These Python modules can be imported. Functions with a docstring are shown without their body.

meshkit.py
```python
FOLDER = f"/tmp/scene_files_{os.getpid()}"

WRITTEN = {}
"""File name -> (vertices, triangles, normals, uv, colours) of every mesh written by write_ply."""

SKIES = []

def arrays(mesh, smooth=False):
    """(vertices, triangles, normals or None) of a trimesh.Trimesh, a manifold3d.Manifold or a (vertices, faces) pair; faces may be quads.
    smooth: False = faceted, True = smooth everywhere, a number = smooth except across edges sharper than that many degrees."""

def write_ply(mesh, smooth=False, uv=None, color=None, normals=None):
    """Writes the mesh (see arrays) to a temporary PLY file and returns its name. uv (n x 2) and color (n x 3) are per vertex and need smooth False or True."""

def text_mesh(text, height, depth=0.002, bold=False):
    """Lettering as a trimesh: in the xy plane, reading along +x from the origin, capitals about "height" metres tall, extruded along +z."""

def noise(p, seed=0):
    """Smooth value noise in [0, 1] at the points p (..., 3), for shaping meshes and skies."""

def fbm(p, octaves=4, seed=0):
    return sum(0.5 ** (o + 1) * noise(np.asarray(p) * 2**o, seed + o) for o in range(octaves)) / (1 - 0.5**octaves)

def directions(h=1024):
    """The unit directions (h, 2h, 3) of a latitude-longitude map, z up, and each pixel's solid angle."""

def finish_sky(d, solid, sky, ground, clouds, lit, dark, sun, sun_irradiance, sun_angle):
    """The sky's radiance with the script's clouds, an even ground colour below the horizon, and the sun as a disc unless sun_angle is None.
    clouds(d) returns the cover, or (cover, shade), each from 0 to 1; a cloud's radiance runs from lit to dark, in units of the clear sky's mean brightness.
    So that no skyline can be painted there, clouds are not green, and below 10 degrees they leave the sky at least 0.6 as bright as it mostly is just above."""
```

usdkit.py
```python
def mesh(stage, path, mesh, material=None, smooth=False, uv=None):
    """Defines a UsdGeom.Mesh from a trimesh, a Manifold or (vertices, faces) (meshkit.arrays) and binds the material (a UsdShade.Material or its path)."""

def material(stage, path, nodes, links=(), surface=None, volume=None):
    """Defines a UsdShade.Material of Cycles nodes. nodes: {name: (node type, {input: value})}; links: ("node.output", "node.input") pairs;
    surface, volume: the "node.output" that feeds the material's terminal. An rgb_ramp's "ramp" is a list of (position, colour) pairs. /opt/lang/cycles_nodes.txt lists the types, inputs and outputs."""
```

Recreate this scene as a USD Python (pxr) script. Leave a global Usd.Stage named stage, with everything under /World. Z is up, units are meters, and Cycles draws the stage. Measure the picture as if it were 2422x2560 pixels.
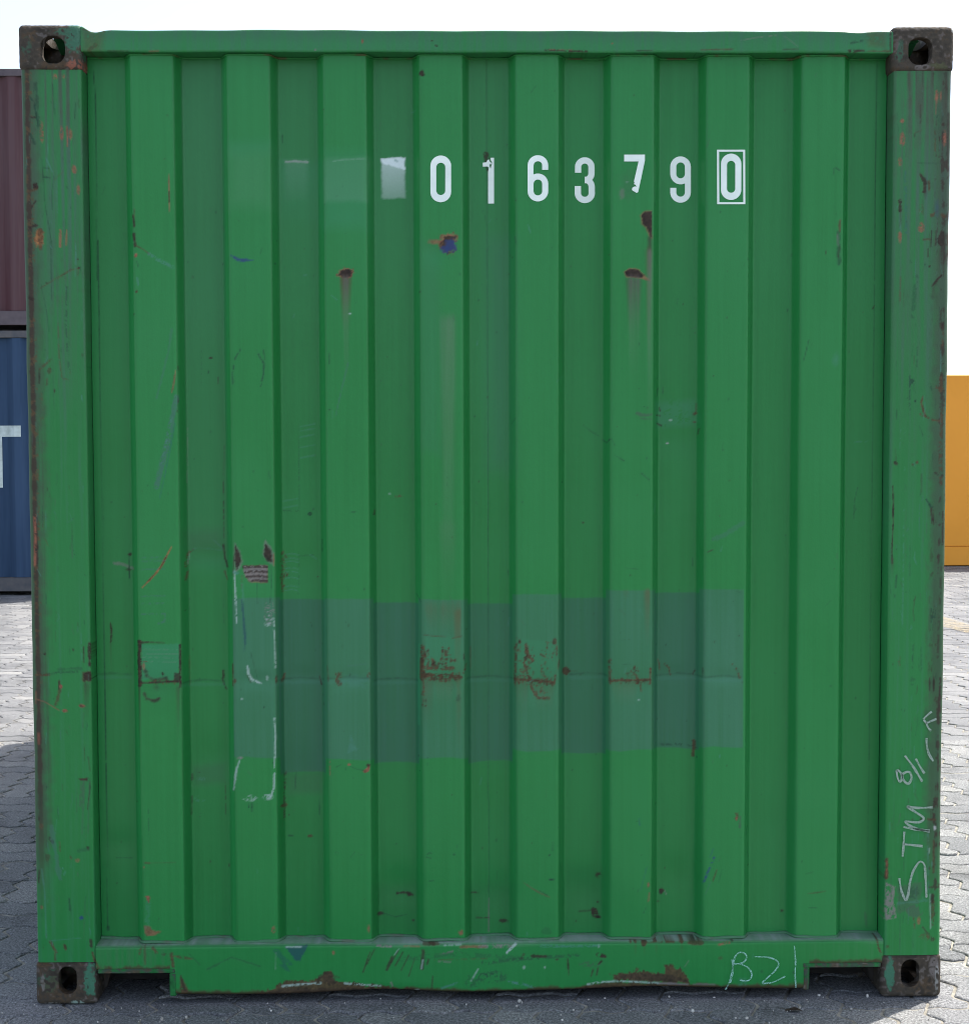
import math
import numpy as np
import trimesh
import manifold3d as m3
import usdkit
from scipy.ndimage import map_coordinates, gaussian_filter1d
from shapely.geometry import Polygon, LineString, Point, box as sbox
from shapely.ops import unary_union
from shapely import affinity
from pxr import Gf, Sdf, Usd, UsdGeom, UsdLux, UsdShade, Vt

stage = Usd.Stage.CreateInMemory()
UsdGeom.SetStageUpAxis(stage, UsdGeom.Tokens.z)
UsdGeom.SetStageMetersPerUnit(stage, 1.0)
UsdGeom.Xform.Define(stage, '/World')
UsdGeom.Scope.Define(stage, '/World/Looks')

# ------------------------------------------------------------------ camera, sky, sun, exposure
EXPOSURE = 1.27
SKY_STRENGTH = 0.135
SUN_INTENSITY = 1.0
SUN_ELEV = math.radians(61.0)
SUN_TO = (0.804, 0.595)                      # ground direction towards the sun
FPX, YAW, PITCH, ROLL = 3500.0, 1.57e-2, -4.95e-2, -2.6e-3
CAM = np.array([-7.2e-2, -3.7006, 1.5044])
_f = np.array([math.sin(YAW) * math.cos(PITCH), math.cos(YAW) * math.cos(PITCH), math.sin(PITCH)])
_r = np.array([math.cos(YAW), -math.sin(YAW), 0.0])
_u = np.cross(_r, _f)
RIGHT = _r * math.cos(ROLL) + _u * math.sin(ROLL)
UP = -_r * math.sin(ROLL) + _u * math.cos(ROLL)

cam = UsdGeom.Camera.Define(stage, '/World/Camera')
cam.CreateHorizontalApertureAttr(36.0)
cam.CreateVerticalApertureAttr(36.0 * 2560 / 2422)
cam.CreateFocalLengthAttr(36.0 * FPX / 2422)
cam.CreateClippingRangeAttr(Gf.Vec2f(0.05, 2000))
cam.CreateExposureAttr(EXPOSURE)
cam.AddTransformOp().Set(Gf.Matrix4d(*RIGHT, 0, *UP, 0, *(-_f), 0, *CAM, 1))

dome = UsdLux.DomeLight.Define(stage, '/World/sky')
dome.GetPrim().SetCustomDataByKey('kind', 'structure')
sky_mat = usdkit.material(stage, '/World/Looks/sky_air', {
    'sky': ('sky_texture', {'sky_type': 'single_scattering', 'sun_disc': False, 'sun_elevation': SUN_ELEV,
                            'sun_rotation': math.atan2(*SUN_TO), 'air_density': 1.0, 'aerosol_density': 3.0, 'ozone_density': 1.0}),
    'veil': ('hsv', {'saturation': 0.78, 'value': 1.0}),
    'bg': ('background_shader', {'strength': SKY_STRENGTH})}, [('sky.color', 'veil.color'), ('veil.color', 'bg.color')], surface='bg.background')
UsdShade.MaterialBindingAPI.Apply(dome.GetPrim()).Bind(sky_mat)

sun = UsdLux.DistantLight.Define(stage, '/World/sun')
sun.CreateNormalizeAttr(True)
sun.CreateIntensityAttr(SUN_INTENSITY)
sun.CreateAngleAttr(0.53)
sun.CreateColorAttr(Gf.Vec3f(1.0, 0.95, 0.88))
_n = math.hypot(*SUN_TO)
SD = np.array([SUN_TO[0] / _n * math.cos(SUN_ELEV), SUN_TO[1] / _n * math.cos(SUN_ELEV), math.sin(SUN_ELEV)])
_x = np.cross([0, 0, 1.0], SD); _x /= np.linalg.norm(_x)
_y = np.cross(SD, _x)
sun.AddTransformOp().Set(Gf.Matrix4d(*_x, 0, *_y, 0, *SD, 0, 0, 0, 0, 1))

# ------------------------------------------------------------------ helpers
def at(px, py, y=0.0):
    """Survey: photograph pixel -> (x, z) in metres on the upright plane at depth y."""
    d = _f + (px - 1211) / FPX * RIGHT - (py - 1280) / FPX * UP
    p = CAM + d * (y - CAM[1]) / d[1]
    return p[0], p[2]

_used = {}
def numbered(parent, name):
    k = (str(parent), name)
    n = _used.get(k, 0); _used[k] = n + 1
    return f'{parent}/{name}' if n == 0 else f'{parent}/{name}_{n:03d}'

def tag(prim, label=None, cat=None, group=None, kind=None):
    for k, v in (('label', label), ('category', cat), ('group', group), ('kind', kind)):
        if v: prim.SetCustomDataByKey(k, v)
    return prim

def thing(name, label=None, cat=None, loc=(0, 0, 0), group=None, kind=None):
    x = UsdGeom.Xform.Define(stage, numbered('/World', name))
    x.AddTranslateOp().Set(Gf.Vec3d(*map(float, loc)))
    return tag(x.GetPrim(), label, cat, group, kind)

def obj(name, mesh, mat, parent='/World', smooth=False, label=None, cat=None, kind=None, paint=None, rough=None, tone=None, group=None):
    p = str(parent.GetPath()) if hasattr(parent, 'GetPath') else parent
    m = usdkit.mesh(stage, numbered(p, name), mesh, mat, smooth=smooth)
    pv = UsdGeom.PrimvarsAPI(m)
    if paint is not None:
        pv.CreatePrimvar('paint', Sdf.ValueTypeNames.Color3fArray, 'vertex').Set(Vt.Vec3fArray.FromNumpy(np.asarray(paint, np.float32)))
    if rough is not None:
        pv.CreatePrimvar('wear', Sdf.ValueTypeNames.FloatArray, 'vertex').Set(Vt.FloatArray.FromNumpy(np.asarray(rough, np.float32)))
    if tone is not None:
        pv.CreatePrimvar('tone', Sdf.ValueTypeNames.FloatArray, 'vertex').Set(Vt.FloatArray.FromNumpy(np.asarray(tone, np.float32)))
    return tag(m.GetPrim(), label, cat, group, kind)

def bx(x0, x1, y0, y1, z0, z1, bevel=0.0):
    if bevel <= 0:
        b = trimesh.creation.box((x1 - x0, y1 - y0, z1 - z0)); b.apply_translation(((x0 + x1) / 2, (y0 + y1) / 2, (z0 + z1) / 2)); return b
    pts = []
    b = bevel
    for sx, X in ((1, x0), (-1, x1)):
        for sy, Y in ((1, y0), (-1, y1)):
            for sz, Z in ((1, z0), (-1, z1)):
                pts += [(X + sx * b, Y + sy * b, Z), (X + sx * b, Y, Z + sz * b), (X, Y + sy * b, Z + sz * b)]
    return trimesh.convex.convex_hull(np.array(pts))

def cat(*ms): return trimesh.util.concatenate(list(ms))
def cyl(r, a, b, n=16): return trimesh.creation.cylinder(r, segment=(a, b), sections=n)

def grid_faces(nr, nc):
    i = np.arange(nr * nc).reshape(nr, nc)
    a, b, c, d = i[:-1, :-1].ravel(), i[:-1, 1:].ravel(), i[1:, 1:].ravel(), i[1:, :-1].ravel()
    return np.vstack([np.c_[a, b, c], np.c_[a, c, d]])

def vnoise(x, y, cell, seed):
    """Smooth 2-D value noise in -1..1."""
    cx, cy = (cell, cell) if np.ndim(cell) == 0 else cell
    t = np.random.default_rng(seed).uniform(-1, 1, (256, 256))
    return map_coordinates(t, [(np.asarray(x) / cx) % 256, (np.asarray(y) / cy) % 256], order=1, mode='grid-wrap')

def sm(a, b, x):
    t = np.clip((x - a) / (b - a), 0, 1); return t * t * (3 - 2 * t)

# ------------------------------------------------------------------ materials
def painted(name, rough_add=0.0, bump=0.12, scale=420.0):
    """Steel whose colour and wear are measured on the mesh, with fine grain added here."""
    return usdkit.material(stage, '/World/Looks/' + name, {
        'c': ('attribute', {'attribute': 'paint'}), 'w': ('attribute', {'attribute': 'wear'}),
        'tc': ('texture_coordinate', {}),
        'n': ('noise_texture', {'scale': scale, 'detail': 4.0, 'roughness': 0.65}),
        'k': ('map_range', {'from_min': 0.25, 'from_max': 0.75, 'to_min': 0.86, 'to_max': 1.14}),
        'kw': ('mix_float', {'a': 1.0}), 
        'mul': ('vector_math', {'math_type': 'scale'}),
        'ra': ('math', {'math_type': 'add', 'value2': rough_add}),
        'hs': ('math', {'math_type': 'multiply_add', 'value2': 2.0}),
        'b': ('bump', {'strength': bump + .12, 'distance': 0.0012}),
        'p': ('principled_bsdf', {'specular_ior_level': 0.30})},
        [('tc.object', 'n.vector'), ('n.fac', 'k.value'), ('w.fac', 'kw.fac'), ('k.result', 'kw.b'), ('c.color', 'mul.vector1'), ('kw.result', 'mul.scale'), ('mul.vector', 'p.base_color'),
         ('w.fac', 'ra.value1'), ('ra.value', 'p.roughness'), ('w.fac', 'hs.value1'), ('n.fac', 'hs.value3'), ('hs.value', 'b.height'), ('b.normal', 'p.normal')], surface='p.BSDF')

def plain(name, c0, c1, scale=(3, 3, 3), rough=0.5, bump=0.1, detail=6.0, metallic=0.0, lo=0.35, hi=0.65):
    return usdkit.material(stage, '/World/Looks/' + name, {
        'tc': ('texture_coordinate', {}), 'mp': ('mapping', {'scale': scale}),
        'n': ('noise_texture', {'scale': 1.0, 'detail': detail, 'roughness': 0.6}),
        'r': ('rgb_ramp', {'ramp': [(0, c0), (lo, c0), (hi, c1), (1, c1)]}),
        'n2': ('noise_texture', {'scale': 180.0, 'detail': 3.0}),
        'b': ('bump', {'strength': bump, 'distance': 0.003}),
        'p': ('principled_bsdf', {'roughness': rough, 'metallic': metallic, 'specular_ior_level': 0.22})},
        [('tc.object', 'mp.vector'), ('mp.vector', 'n.vector'), ('n.fac', 'r.fac'), ('r.color', 'p.base_color'), ('tc.object', 'n2.vector'), ('n2.fac', 'b.height'), ('b.normal', 'p.normal')], surface='p.BSDF')

M_PAINT = painted('green_paint', bump=0.05, scale=260.0)
M_RUST = painted('cast_steel', rough_add=0.05, bump=0.5, scale=240.0)
M_GREEN = plain('green_side', (0.022, 0.15, 0.055), (0.03, 0.18, 0.07), (2, 2, .4), 0.42)
M_DARK = plain('dark_steel', (0.012, 0.011, 0.01), (0.03, 0.026, 0.022), (8, 8, 8), 0.8, 0.3)
M_VINYL = plain('white_vinyl', (0.63, 0.70, 0.63), (0.74, 0.80, 0.72), (9, 9, 9), 0.45, 0.03)
M_ROD = plain('galvanised_rod', (0.25, 0.26, 0.27), (0.35, 0.36, 0.37), (20, 20, 20), 0.45, 0.1, metallic=0.6)

def chalk_mat(name, col, thr):
    return usdkit.material(stage, '/World/Looks/' + name, {
        'tc': ('texture_coordinate', {}), 'n': ('noise_texture', {'scale': 420.0, 'detail': 3.0, 'roughness': 0.7}),
        'm': ('map_range', {'from_min': thr - 0.06, 'from_max': thr + 0.06, 'to_min': 0.0, 'to_max': 0.92, 'clamp': True}),
        'd': ('diffuse_bsdf', {'color': col}), 't': ('transparent_bsdf', {}), 'x': ('mix_closure', {})},
        [('tc.object', 'n.vector'), ('n.fac', 'm.value'), ('m.result', 'x.fac'), ('t.BSDF', 'x.closure1'), ('d.BSDF', 'x.closure2')], surface='x.closure')
M_CHALK_GREY = chalk_mat('grey_chalk', (0.25, 0.31, 0.25), 0.43)
M_CHALK_WHITE = chalk_mat('white_chalk', (0.28, 0.50, 0.42), 0.49)

# ------------------------------------------------------------------ paving: basket weave of wavy-edged blocks
U = 0.1145                                   # half a block
X0, Y0 = 0.011, -0.0685                      # a corner of the weave
PX0, PX1, PY0, PY1 = -33, 36, -15, 60        # cells of 2U
GAP, CH = 0.0043, 0.0050

def wave(t, amp):
    """Edge offset at t (in half blocks): zero at every corner of the weave."""
    f = np.mod(t, 1.0)
    return amp * np.interp(f, [0, .27, .36, .64, .73, 1.0], [0, 1, .95, -.95, -1, 0])
TT = np.array([0, .27, .36, .64, .73])
def block_outline(w, h):
    """Corner points (in metres) of a block w x h half-blocks, counter-clockwise from (0,0)."""
    P = []
    tx = np.concatenate([i + TT for i in range(w)]); ty = np.concatenate([i + TT for i in range(h)])
    P += [(t * U, wave(t, .0075)) for t in tx]
    P += [(w * U - wave(t, -.0150), t * U) for t in ty]
    P += [((w - t) * U, h * U + wave(w - t, .0075)) for t in tx]
    P += [(-wave(h - t, -.0150), (h - t) * U) for t in ty]
    return np.array(P)
def paver_mesh(w, h, fine):
    P = block_outline(w, h)
    poly = Polygon(P)
    if not fine: poly = poly.simplify(0.0012)
    base = np.array(poly.exterior.coords)[:-1]
    if Polygon(base).exterior.is_ccw is False: base = base[::-1]
    n = len(base)
    e0, e1 = base - np.roll(base, 1, 0), np.roll(base, -1, 0) - base
    nr = lambda e: np.c_[e[:, 1], -e[:, 0]] / np.linalg.norm(e, axis=1)[:, None]
    b = nr(e0) + nr(e1); b /= np.maximum(np.linalg.norm(b, axis=1)[:, None], .3)
    rings = [(GAP, -0.02), (GAP, -0.0035), (GAP + CH * .45, -0.0009), (GAP + CH, 0.0)] if fine else [(GAP, -0.012), (GAP, -0.003), (GAP + CH * .8, 0.0)]
    V = np.vstack([np.c_[base - b * o, np.full(n, z)] for o, z in rings])
    F = []
    for k in range(len(rings) - 1):
        for i in range(n):
            j = (i + 1) % n
            F += [(k * n + i, k * n + j, (k + 1) * n + j), (k * n + i, (k + 1) * n + j, (k + 1) * n + i)]
    import mapbox_earcut as me
    top = V[-n:, :2]
    t = me.triangulate_float64(top, np.array([n], np.uint32)).reshape(-1, 3).astype(int)
    a = top[t]; cr = np.cross(a[:, 1] - a[:, 0], a[:, 2] - a[:, 0])
    t[cr < 0] = t[cr < 0][:, ::-1]
    F = np.vstack([np.array(F), t + (len(rings) - 1) * n])
    return V, F
PM = {(w, h, f): paver_mesh(w, h, f) for w, h in ((2, 1), (1, 2)) for f in (True, False)}

slots = []
for cj in range(PY0, PY1):
    for ci in range(PX0, PX1):
        ox, oy = X0 + ci * 2 * U, Y0 + cj * 2 * U
        if (ci + cj) % 2 == 0: slots += [(2, 1, ox, oy), (2, 1, ox, oy + U)]
        else: slots += [(1, 2, ox, oy), (1, 2, ox + U, oy)]
slots = [s for s in slots if not (-1.0 < s[2] < 0.8 and 0.62 < s[3] < 3.6)]
_rng = np.random.default_rng(5)
tones = np.clip(_rng.normal(0.5, 0.19, len(slots)), 0, 1)
tilt = _rng.normal(0, 0.009, (len(slots), 2)); lift = _rng.normal(0, 0.0011, len(slots))

def seen_size(s):
    c = np.array([s[2] + s[0] * U / 2, s[3] + s[1] * U / 2, 0.0]) - CAM
    z = c @ _f
    if z < .5: return 0
    px, py = 1211 + FPX * (c @ RIGHT) / z, 1280 - FPX * (c @ UP) / z
    if not (-60 < px < 2482 and 900 < py < 2600): return 0
    x, y = s[2] + s[0] * U / 2, s[3] + s[1] * U / 2
    if y > 0.25 and CAM[0] + (-1.16 - CAM[0]) * (y - CAM[1]) / -CAM[1] < x < CAM[0] + (1.16 - CAM[0]) * (y - CAM[1]) / -CAM[1]: return 0
    return 1 / z ** 3
size = np.array([seen_size(s) for s in slots])
near = set(np.argsort(-size)[:300].tolist()) & set(np.nonzero(size)[0].tolist())

M_PAVER = usdkit.material(stage, '/World/Looks/concrete_paver', {
    't': ('attribute', {'attribute': 'tone'}), 'g': ('geometry', {}),
    'n1': ('noise_texture', {'scale': 150.0, 'detail': 4.0, 'roughness': 0.85}),
    'n2': ('noise_texture', {'scale': 3.2, 'detail': 5.0, 'roughness': 0.6}),
    'v': ('voronoi_texture', {'scale': 260.0}),
    'r': ('rgb_ramp', {'ramp': [(0, (0.100, 0.104, 0.110)), (0.5, (0.142, 0.145, 0.149)), (1, (0.196, 0.196, 0.192))]}),
    'r1': ('rgb_ramp', {'ramp': [(0.34, (0.26,) * 3), (0.5, (0.92,) * 3), (0.65, (2.1,) * 3)]}),
    'r2': ('rgb_ramp', {'ramp': [(0.28, (0.50,) * 3), (0.45, (0.95,) * 3), (0.72, (1.22, 1.21, 1.18))]}),
    'm1': ('vector_math', {'math_type': 'multiply'}), 'm2': ('vector_math', {'math_type': 'multiply'}),
    'b': ('bump', {'strength': 0.75, 'distance': 0.0025}),
    'p': ('principled_bsdf', {'roughness': 0.78, 'specular_ior_level': 0.35})},
    [('g.position', 'n1.vector'), ('g.position', 'n2.vector'), ('g.position', 'v.vector'), ('t.fac', 'r.fac'), ('n1.fac', 'r1.fac'), ('n2.fac', 'r2.fac'),
     ('r.color', 'm1.vector1'), ('r1.color', 'm1.vector2'), ('m1.vector', 'm2.vector1'), ('r2.color', 'm2.vector2'), ('m2.vector', 'p.base_color'), ('n1.fac', 'b.height'), ('b.normal', 'p.normal')], surface='p.BSDF')
M_SAND = plain('joint_sand_grit', (0.13, 0.12, 0.10), (0.34, 0.32, 0.27), (26, 26, 26), 0.95, 0.8)
M_FAR = usdkit.material(stage, '/World/Looks/far_paving', {
    'g': ('geometry', {}), 'n': ('noise_texture', {'scale': 1.3, 'detail': 8.0}),
    'br': ('brick_texture', {'scale': 1.0, 'brick_width': 0.229, 'row_height': 0.1145, 'mortar_size': 0.004, 'color1': (0.10, 0.102, 0.105), 'color2': (0.165, 0.164, 0.158), 'mortar': (0.13, 0.12, 0.10)}),
    'r': ('rgb_ramp', {'ramp': [(0.3, (0.8,) * 3), (0.7, (1.15,) * 3)]}), 'm': ('vector_math', {'math_type': 'multiply'}),
    'p': ('principled_bsdf', {'roughness': 0.85})},
    [('g.position', 'n.vector'), ('g.position', 'br.vector'), ('n.fac', 'r.fac'), ('br.color', 'm.vector1'), ('r.color', 'm.vector2'), ('m.vector', 'p.base_color')], surface='p.BSDF')

pavement = thing('pavement', kind='structure')
VV, FF, TN, off = [], [], [], 0
for i, s in enumerate(slots):
    V, F = PM[(s[0], s[1], i in near)]
    V = V.copy()
    cxy = np.array([s[0], s[1]]) * U / 2
    V[:, 2] += lift[i] + (V[:, :2] - cxy) @ tilt[i]
    V[:, 0] += s[2]; V[:, 1] += s[3]
    if i in near:
        obj('paver', (V, F), M_PAVER, pavement, smooth=False, tone=np.full(len(V), tones[i]))
    else:
        VV.append(V); FF.append(F + off); TN.append(np.full(len(V), tones[i])); off += len(V)
obj('paver_field', (np.vstack(VV), np.vstack(FF)), M_PAVER, pavement, kind='stuff', tone=np.concatenate(TN))
gx0, gx1, gy0, gy1 = X0 + PX0 * 2 * U, X0 + PX1 * 2 * U, Y0 + PY0 * 2 * U, Y0 + PY1 * 2 * U
nx, ny = 420, 420
gx, gy = np.meshgrid(np.linspace(gx0 - .01, gx1 + .01, nx), np.linspace(gy0 - .01, gy1 + .01, ny))
gz = -0.0050 + 0.0020 * vnoise(gx, gy, 0.09, 3)
obj('joint_sand', (np.c_[gx.ravel(), gy.ravel(), gz.ravel()], grid_faces(ny, nx)), M_SAND, pavement, kind='stuff')
R = 400.0
ring = [((-R, -R), (R, -R), (R, gy0), (-R, gy0)), ((-R, gy1), (R, gy1), (R, R), (-R, R)), ((-R, gy0), (gx0, gy0), (gx0, gy1), (-R, gy1)), ((gx1, gy0), (R, gy0), (R, gy1), (gx1, gy1))]
V = np.array([(x, y, -0.0015) for q in ring for x, y in q]); F = np.array([[4 * k, 4 * k + 1, 4 * k + 2, 4 * k + 3] for k in range(4)])
obj('ground', (V, F), M_FAR, kind='structure')

# ------------------------------------------------------------------ the skin painter: marks of wear measured on the photograph, laid on the steel in metres
GREEN = np.array([0.0135, 0.163, 0.0355])
COL = dict(k=(.030, .019, .013), r=(.21, .075, .045), b=(.066, .040, .018), o=(.26, .10, .035), d=(.010, .040, .022), w=(.27, .37, .31), h=(.56, .64, .62), t=(.06, .185, .14),
           n=(.015, .035, .115), g=(.042, .084, .048), y=(.074, .092, .036), s=(.17, .15, .14), z=(.012, .060, .065), p=(.026, .185, .078), e=(.042, .122, .088), c=(.30, .31, .29))
COL = {k: np.array(v) for k, v in COL.items()}
CROP = dict(A=(0, 0), B=(600, 0), C=(1200, 0), D=(1722, 0), E=(0, 600), F=(1722, 600), G=(0, 1200), H=(600, 1300), I=(1200, 1300), J=(1722, 1200),
            K=(0, 1860), L=(600, 1860), M=(1200, 1860), N=(1722, 1860), O=(600, 600), P=(1200, 600))
ZS = 700 / 1876
DEPTH = dict(o=0.021, i=0.057, f=0.003)
MM = ZS / 950                               # one crop pixel in metres

def pts(crop, layer, P):
    ox, oy = CROP[crop]
    return np.array([at(ox + x * ZS, oy + y * ZS, DEPTH[layer]) for x, y in P])

class Skin:
    def __init__(s, V, layers, seed):
        s.V, s.x, s.z, s.layers = V, V[:, 0].copy(), V[:, 2].copy(), layers
        s.nf = vnoise(s.x, s.z, .0055, seed) * .6 + vnoise(s.x, s.z, .0028, seed + 1) * .5
        s.nm = vnoise(s.x, s.z, .016, seed + 2) * .7 + s.nf * .4
        s.ns = vnoise(s.x, s.z, (.006, .35), seed + 3) * .6 + vnoise(s.x, s.z, (.003, .12), seed + 4) * .5
        s.nl = vnoise(s.x, s.z, .30, seed + 5) * .7 + vnoise(s.x, s.z, .11, seed + 6) * .4
        s.col = np.tile(GREEN, (len(V), 1)); s.w = np.full(len(V), .36)
    def put(s, i, w, c, rough):
        w = w[:, None]
        if rough >= .85: c = c * np.clip(1 + .45 * s.nf[i] + .35 * s.nm[i], .3, 2.2)[:, None]
        s.col[i] = s.col[i] * (1 - w) + c * w
        s.w[i] = s.w[i] * (1 - w[:, 0]) + rough * w[:, 0]
    def near(s, lo, hi, m):
        return np.nonzero((s.x > lo[0] - m) & (s.x < hi[0] + m) & (s.z > lo[1] - m) & (s.z < hi[1] + m))[0]
SKINS = []
ROUGH = dict(h=.4, w=.6, t=.5, n=.4, g=.6, y=.6, p=.3, e=.33, z=.4, s=.8, c=.5)

def lay(layer, d_of, lo, hi, c, alpha, soft, edge, broken, margin=.01):
    for s in SKINS:
        if layer not in s.layers: continue
        i = s.near(lo, hi, margin + edge + soft)
        if len(i) == 0: continue
        d, fade = d_of(s.x[i], s.z[i])
        w = np.clip(.5 - (d + edge * (s.nm[i] + .5 * s.nf[i])) / soft, 0, 1) * alpha * fade
        if broken: w = w * sm(broken - .30, broken + .06, s.nf[i] * .6 + s.nm[i] * .5)
        s.put(i, w, COL[c], ROUGH.get(c, .85))

def stroke(crop, layer, P, width, c, alpha=.9, soft=.0028, edge=None, broken=None, taper=0, fade=None):
    Q = pts(crop, layer, P); hw = max(width * MM / 2, .0011)
    if edge is None: edge = min(.0035, hw * .7)
    L = np.r_[0, np.cumsum(np.linalg.norm(np.diff(Q, axis=0), axis=1))]
    def d_of(x, z):
        best = np.full(len(x), 9.0); T = np.zeros(len(x))
        for k in range(len(Q) - 1):
            a, b = Q[k], Q[k + 1]; ab = b - a; l2 = max(ab @ ab, 1e-12)
            t = np.clip(((x - a[0]) * ab[0] + (z - a[1]) * ab[1]) / l2, 0, 1)
            dd = np.hypot(x - a[0] - t * ab[0], z - a[1] - t * ab[1])
            u = dd < best; best[u] = dd[u]; T[u] = (L[k] + t[u] * (L[k + 1] - L[k])) / L[-1]
        h = hw * (1 - taper * np.abs(2 * T - 1) ** 2)
        f = np.ones(len(x)) if fade is None else fade[0] + (fade[1] - fade[0]) * T
        return best - h, f
    lay(layer, d_of, Q.min(0) - hw, Q.max(0) + hw, c, alpha, soft, edge, broken)

def blob(crop, layer, xy, rx, ry, c, alpha=.95, soft=.0025, edge=None, broken=None):
    (cx, cz), a, b = pts(crop, layer, [xy])[0], max(rx * MM, .0014), max(ry * MM, .0014)
    if edge is None: edge = .5 * min(a, b)
    def d_of(x, z):
        q = np.hypot((x - cx) / a, (z - cz) / b)
        return (q - 1) * min(a, b), np.ones(len(x))
    lay(layer, d_of, np.array([cx - a, cz - b]), np.array([cx + a, cz + b]), c, alpha, soft, edge, broken)

def poly(crop, layer, P, c, alpha=.95, soft=.003, edge=.0028, broken=None, fade=None):
    import shapely
    Q = pts(crop, layer, P); g = Polygon(Q).buffer(0); lo, hi = Q.min(0), Q.max(0)
    def d_of(x, z):
        p = shapely.points(x, z)
        d = np.where(shapely.contains(g, p), -1, 1) * shapely.distance(g.boundary, p)
        f = np.ones(len(x)) if fade is None else np.interp((hi[1] - z) / (hi[1] - lo[1]), [0, 1], fade)
        return d, f
    lay(layer, d_of, lo, hi, c, alpha, soft, edge, broken)

def drip(crop, layer, x0, x1, y0, y1, c, alpha=.6, soft=.006):
    """A run of dirt or rust below a wound, fading downwards."""
    Q = pts(crop, layer, [(x0, y0), (x1, y1)])
    for s in SKINS:
        if layer not in s.layers: continue
        i = s.near(Q.min(0), Q.max(0), soft)
        x, z = s.x[i], s.z[i]
        t = np.clip((Q[0, 1] - z) / (Q[0, 1] - Q[1, 1]), 0, 1)
        cx, hw = Q[:, 0].mean(), abs(Q[1, 0] - Q[0, 0]) / 2
        w = np.clip(.5 - (np.abs(x - cx) - hw * (1 - .35 * t)) / soft, 0, 1) * (1 - t) ** 1.3 * sm(-soft, soft * 2, Q[0, 1] - z + .006 * s.ns[i]) * alpha * (.75 + .5 * s.ns[i])
        s.put(i, np.clip(w, 0, 1), COL[c], .6)

# ------------------------------------------------------------------ the green container
box_label = 'worn green steel shipping container filling the foreground, white number 016379 0 on its end'
green = thing('shipping_container', box_label, 'shipping container')
LEN, WID, HGT = 4.13, 2.438, 2.591
DI, DO = DEPTH['i'], DEPTH['o']

DENTS = [(-.877, .86, .05, .03, .004), (-.625, .87, .05, .02, .005), (-.50, .88, .05, .022, .004), (-.376, .87, .05, .025, .004), (-.1255, .865, .055, .03, .006), (.1265, .85, .055, .035, .006), (.3775, .855, .055, .03, .005), (.50, .88, .05, .02, .004), (.63, .875, .05, .02, .004),
         (-.625, 1.17, .05, .05, .007), (-.747, 1.20, .06, .03, .006), (-.50, 1.18, .06, .06, .006), (.50, 1.52, .06, .05, .005), (-.14, 2.01, .03, .03, .005), (-.747, .66, .06, .05, .006), (-.50, .62, .06, .06, .006), (-.24, .30, .06, .05, .006), (.01, .28, .06, .05, .005), (.25, .29, .06, .06, .007), (.50, .33, .05, .05, .005), (.38, .30, .05, .08, -.003), (.75, .47, .06, .06, .004), (-1.0, .42, .05, .04, .004)]
def dent(x, z):
    """Slow unevenness of the pressed sheet, metres."""
    return .0011 * np.sin(5.3 * z + 2.1 * x) * np.cos(3.1 * x - 1.3 * z) + .0009 * np.sin(11 * z - 4 * x + 1) + .0007 * np.sin(23 * x + 3 * z) + sum(d * np.exp(-((x - a) / p) ** 2 - ((z - b) / q) ** 2) for a, b, p, q, d in DENTS)

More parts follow.
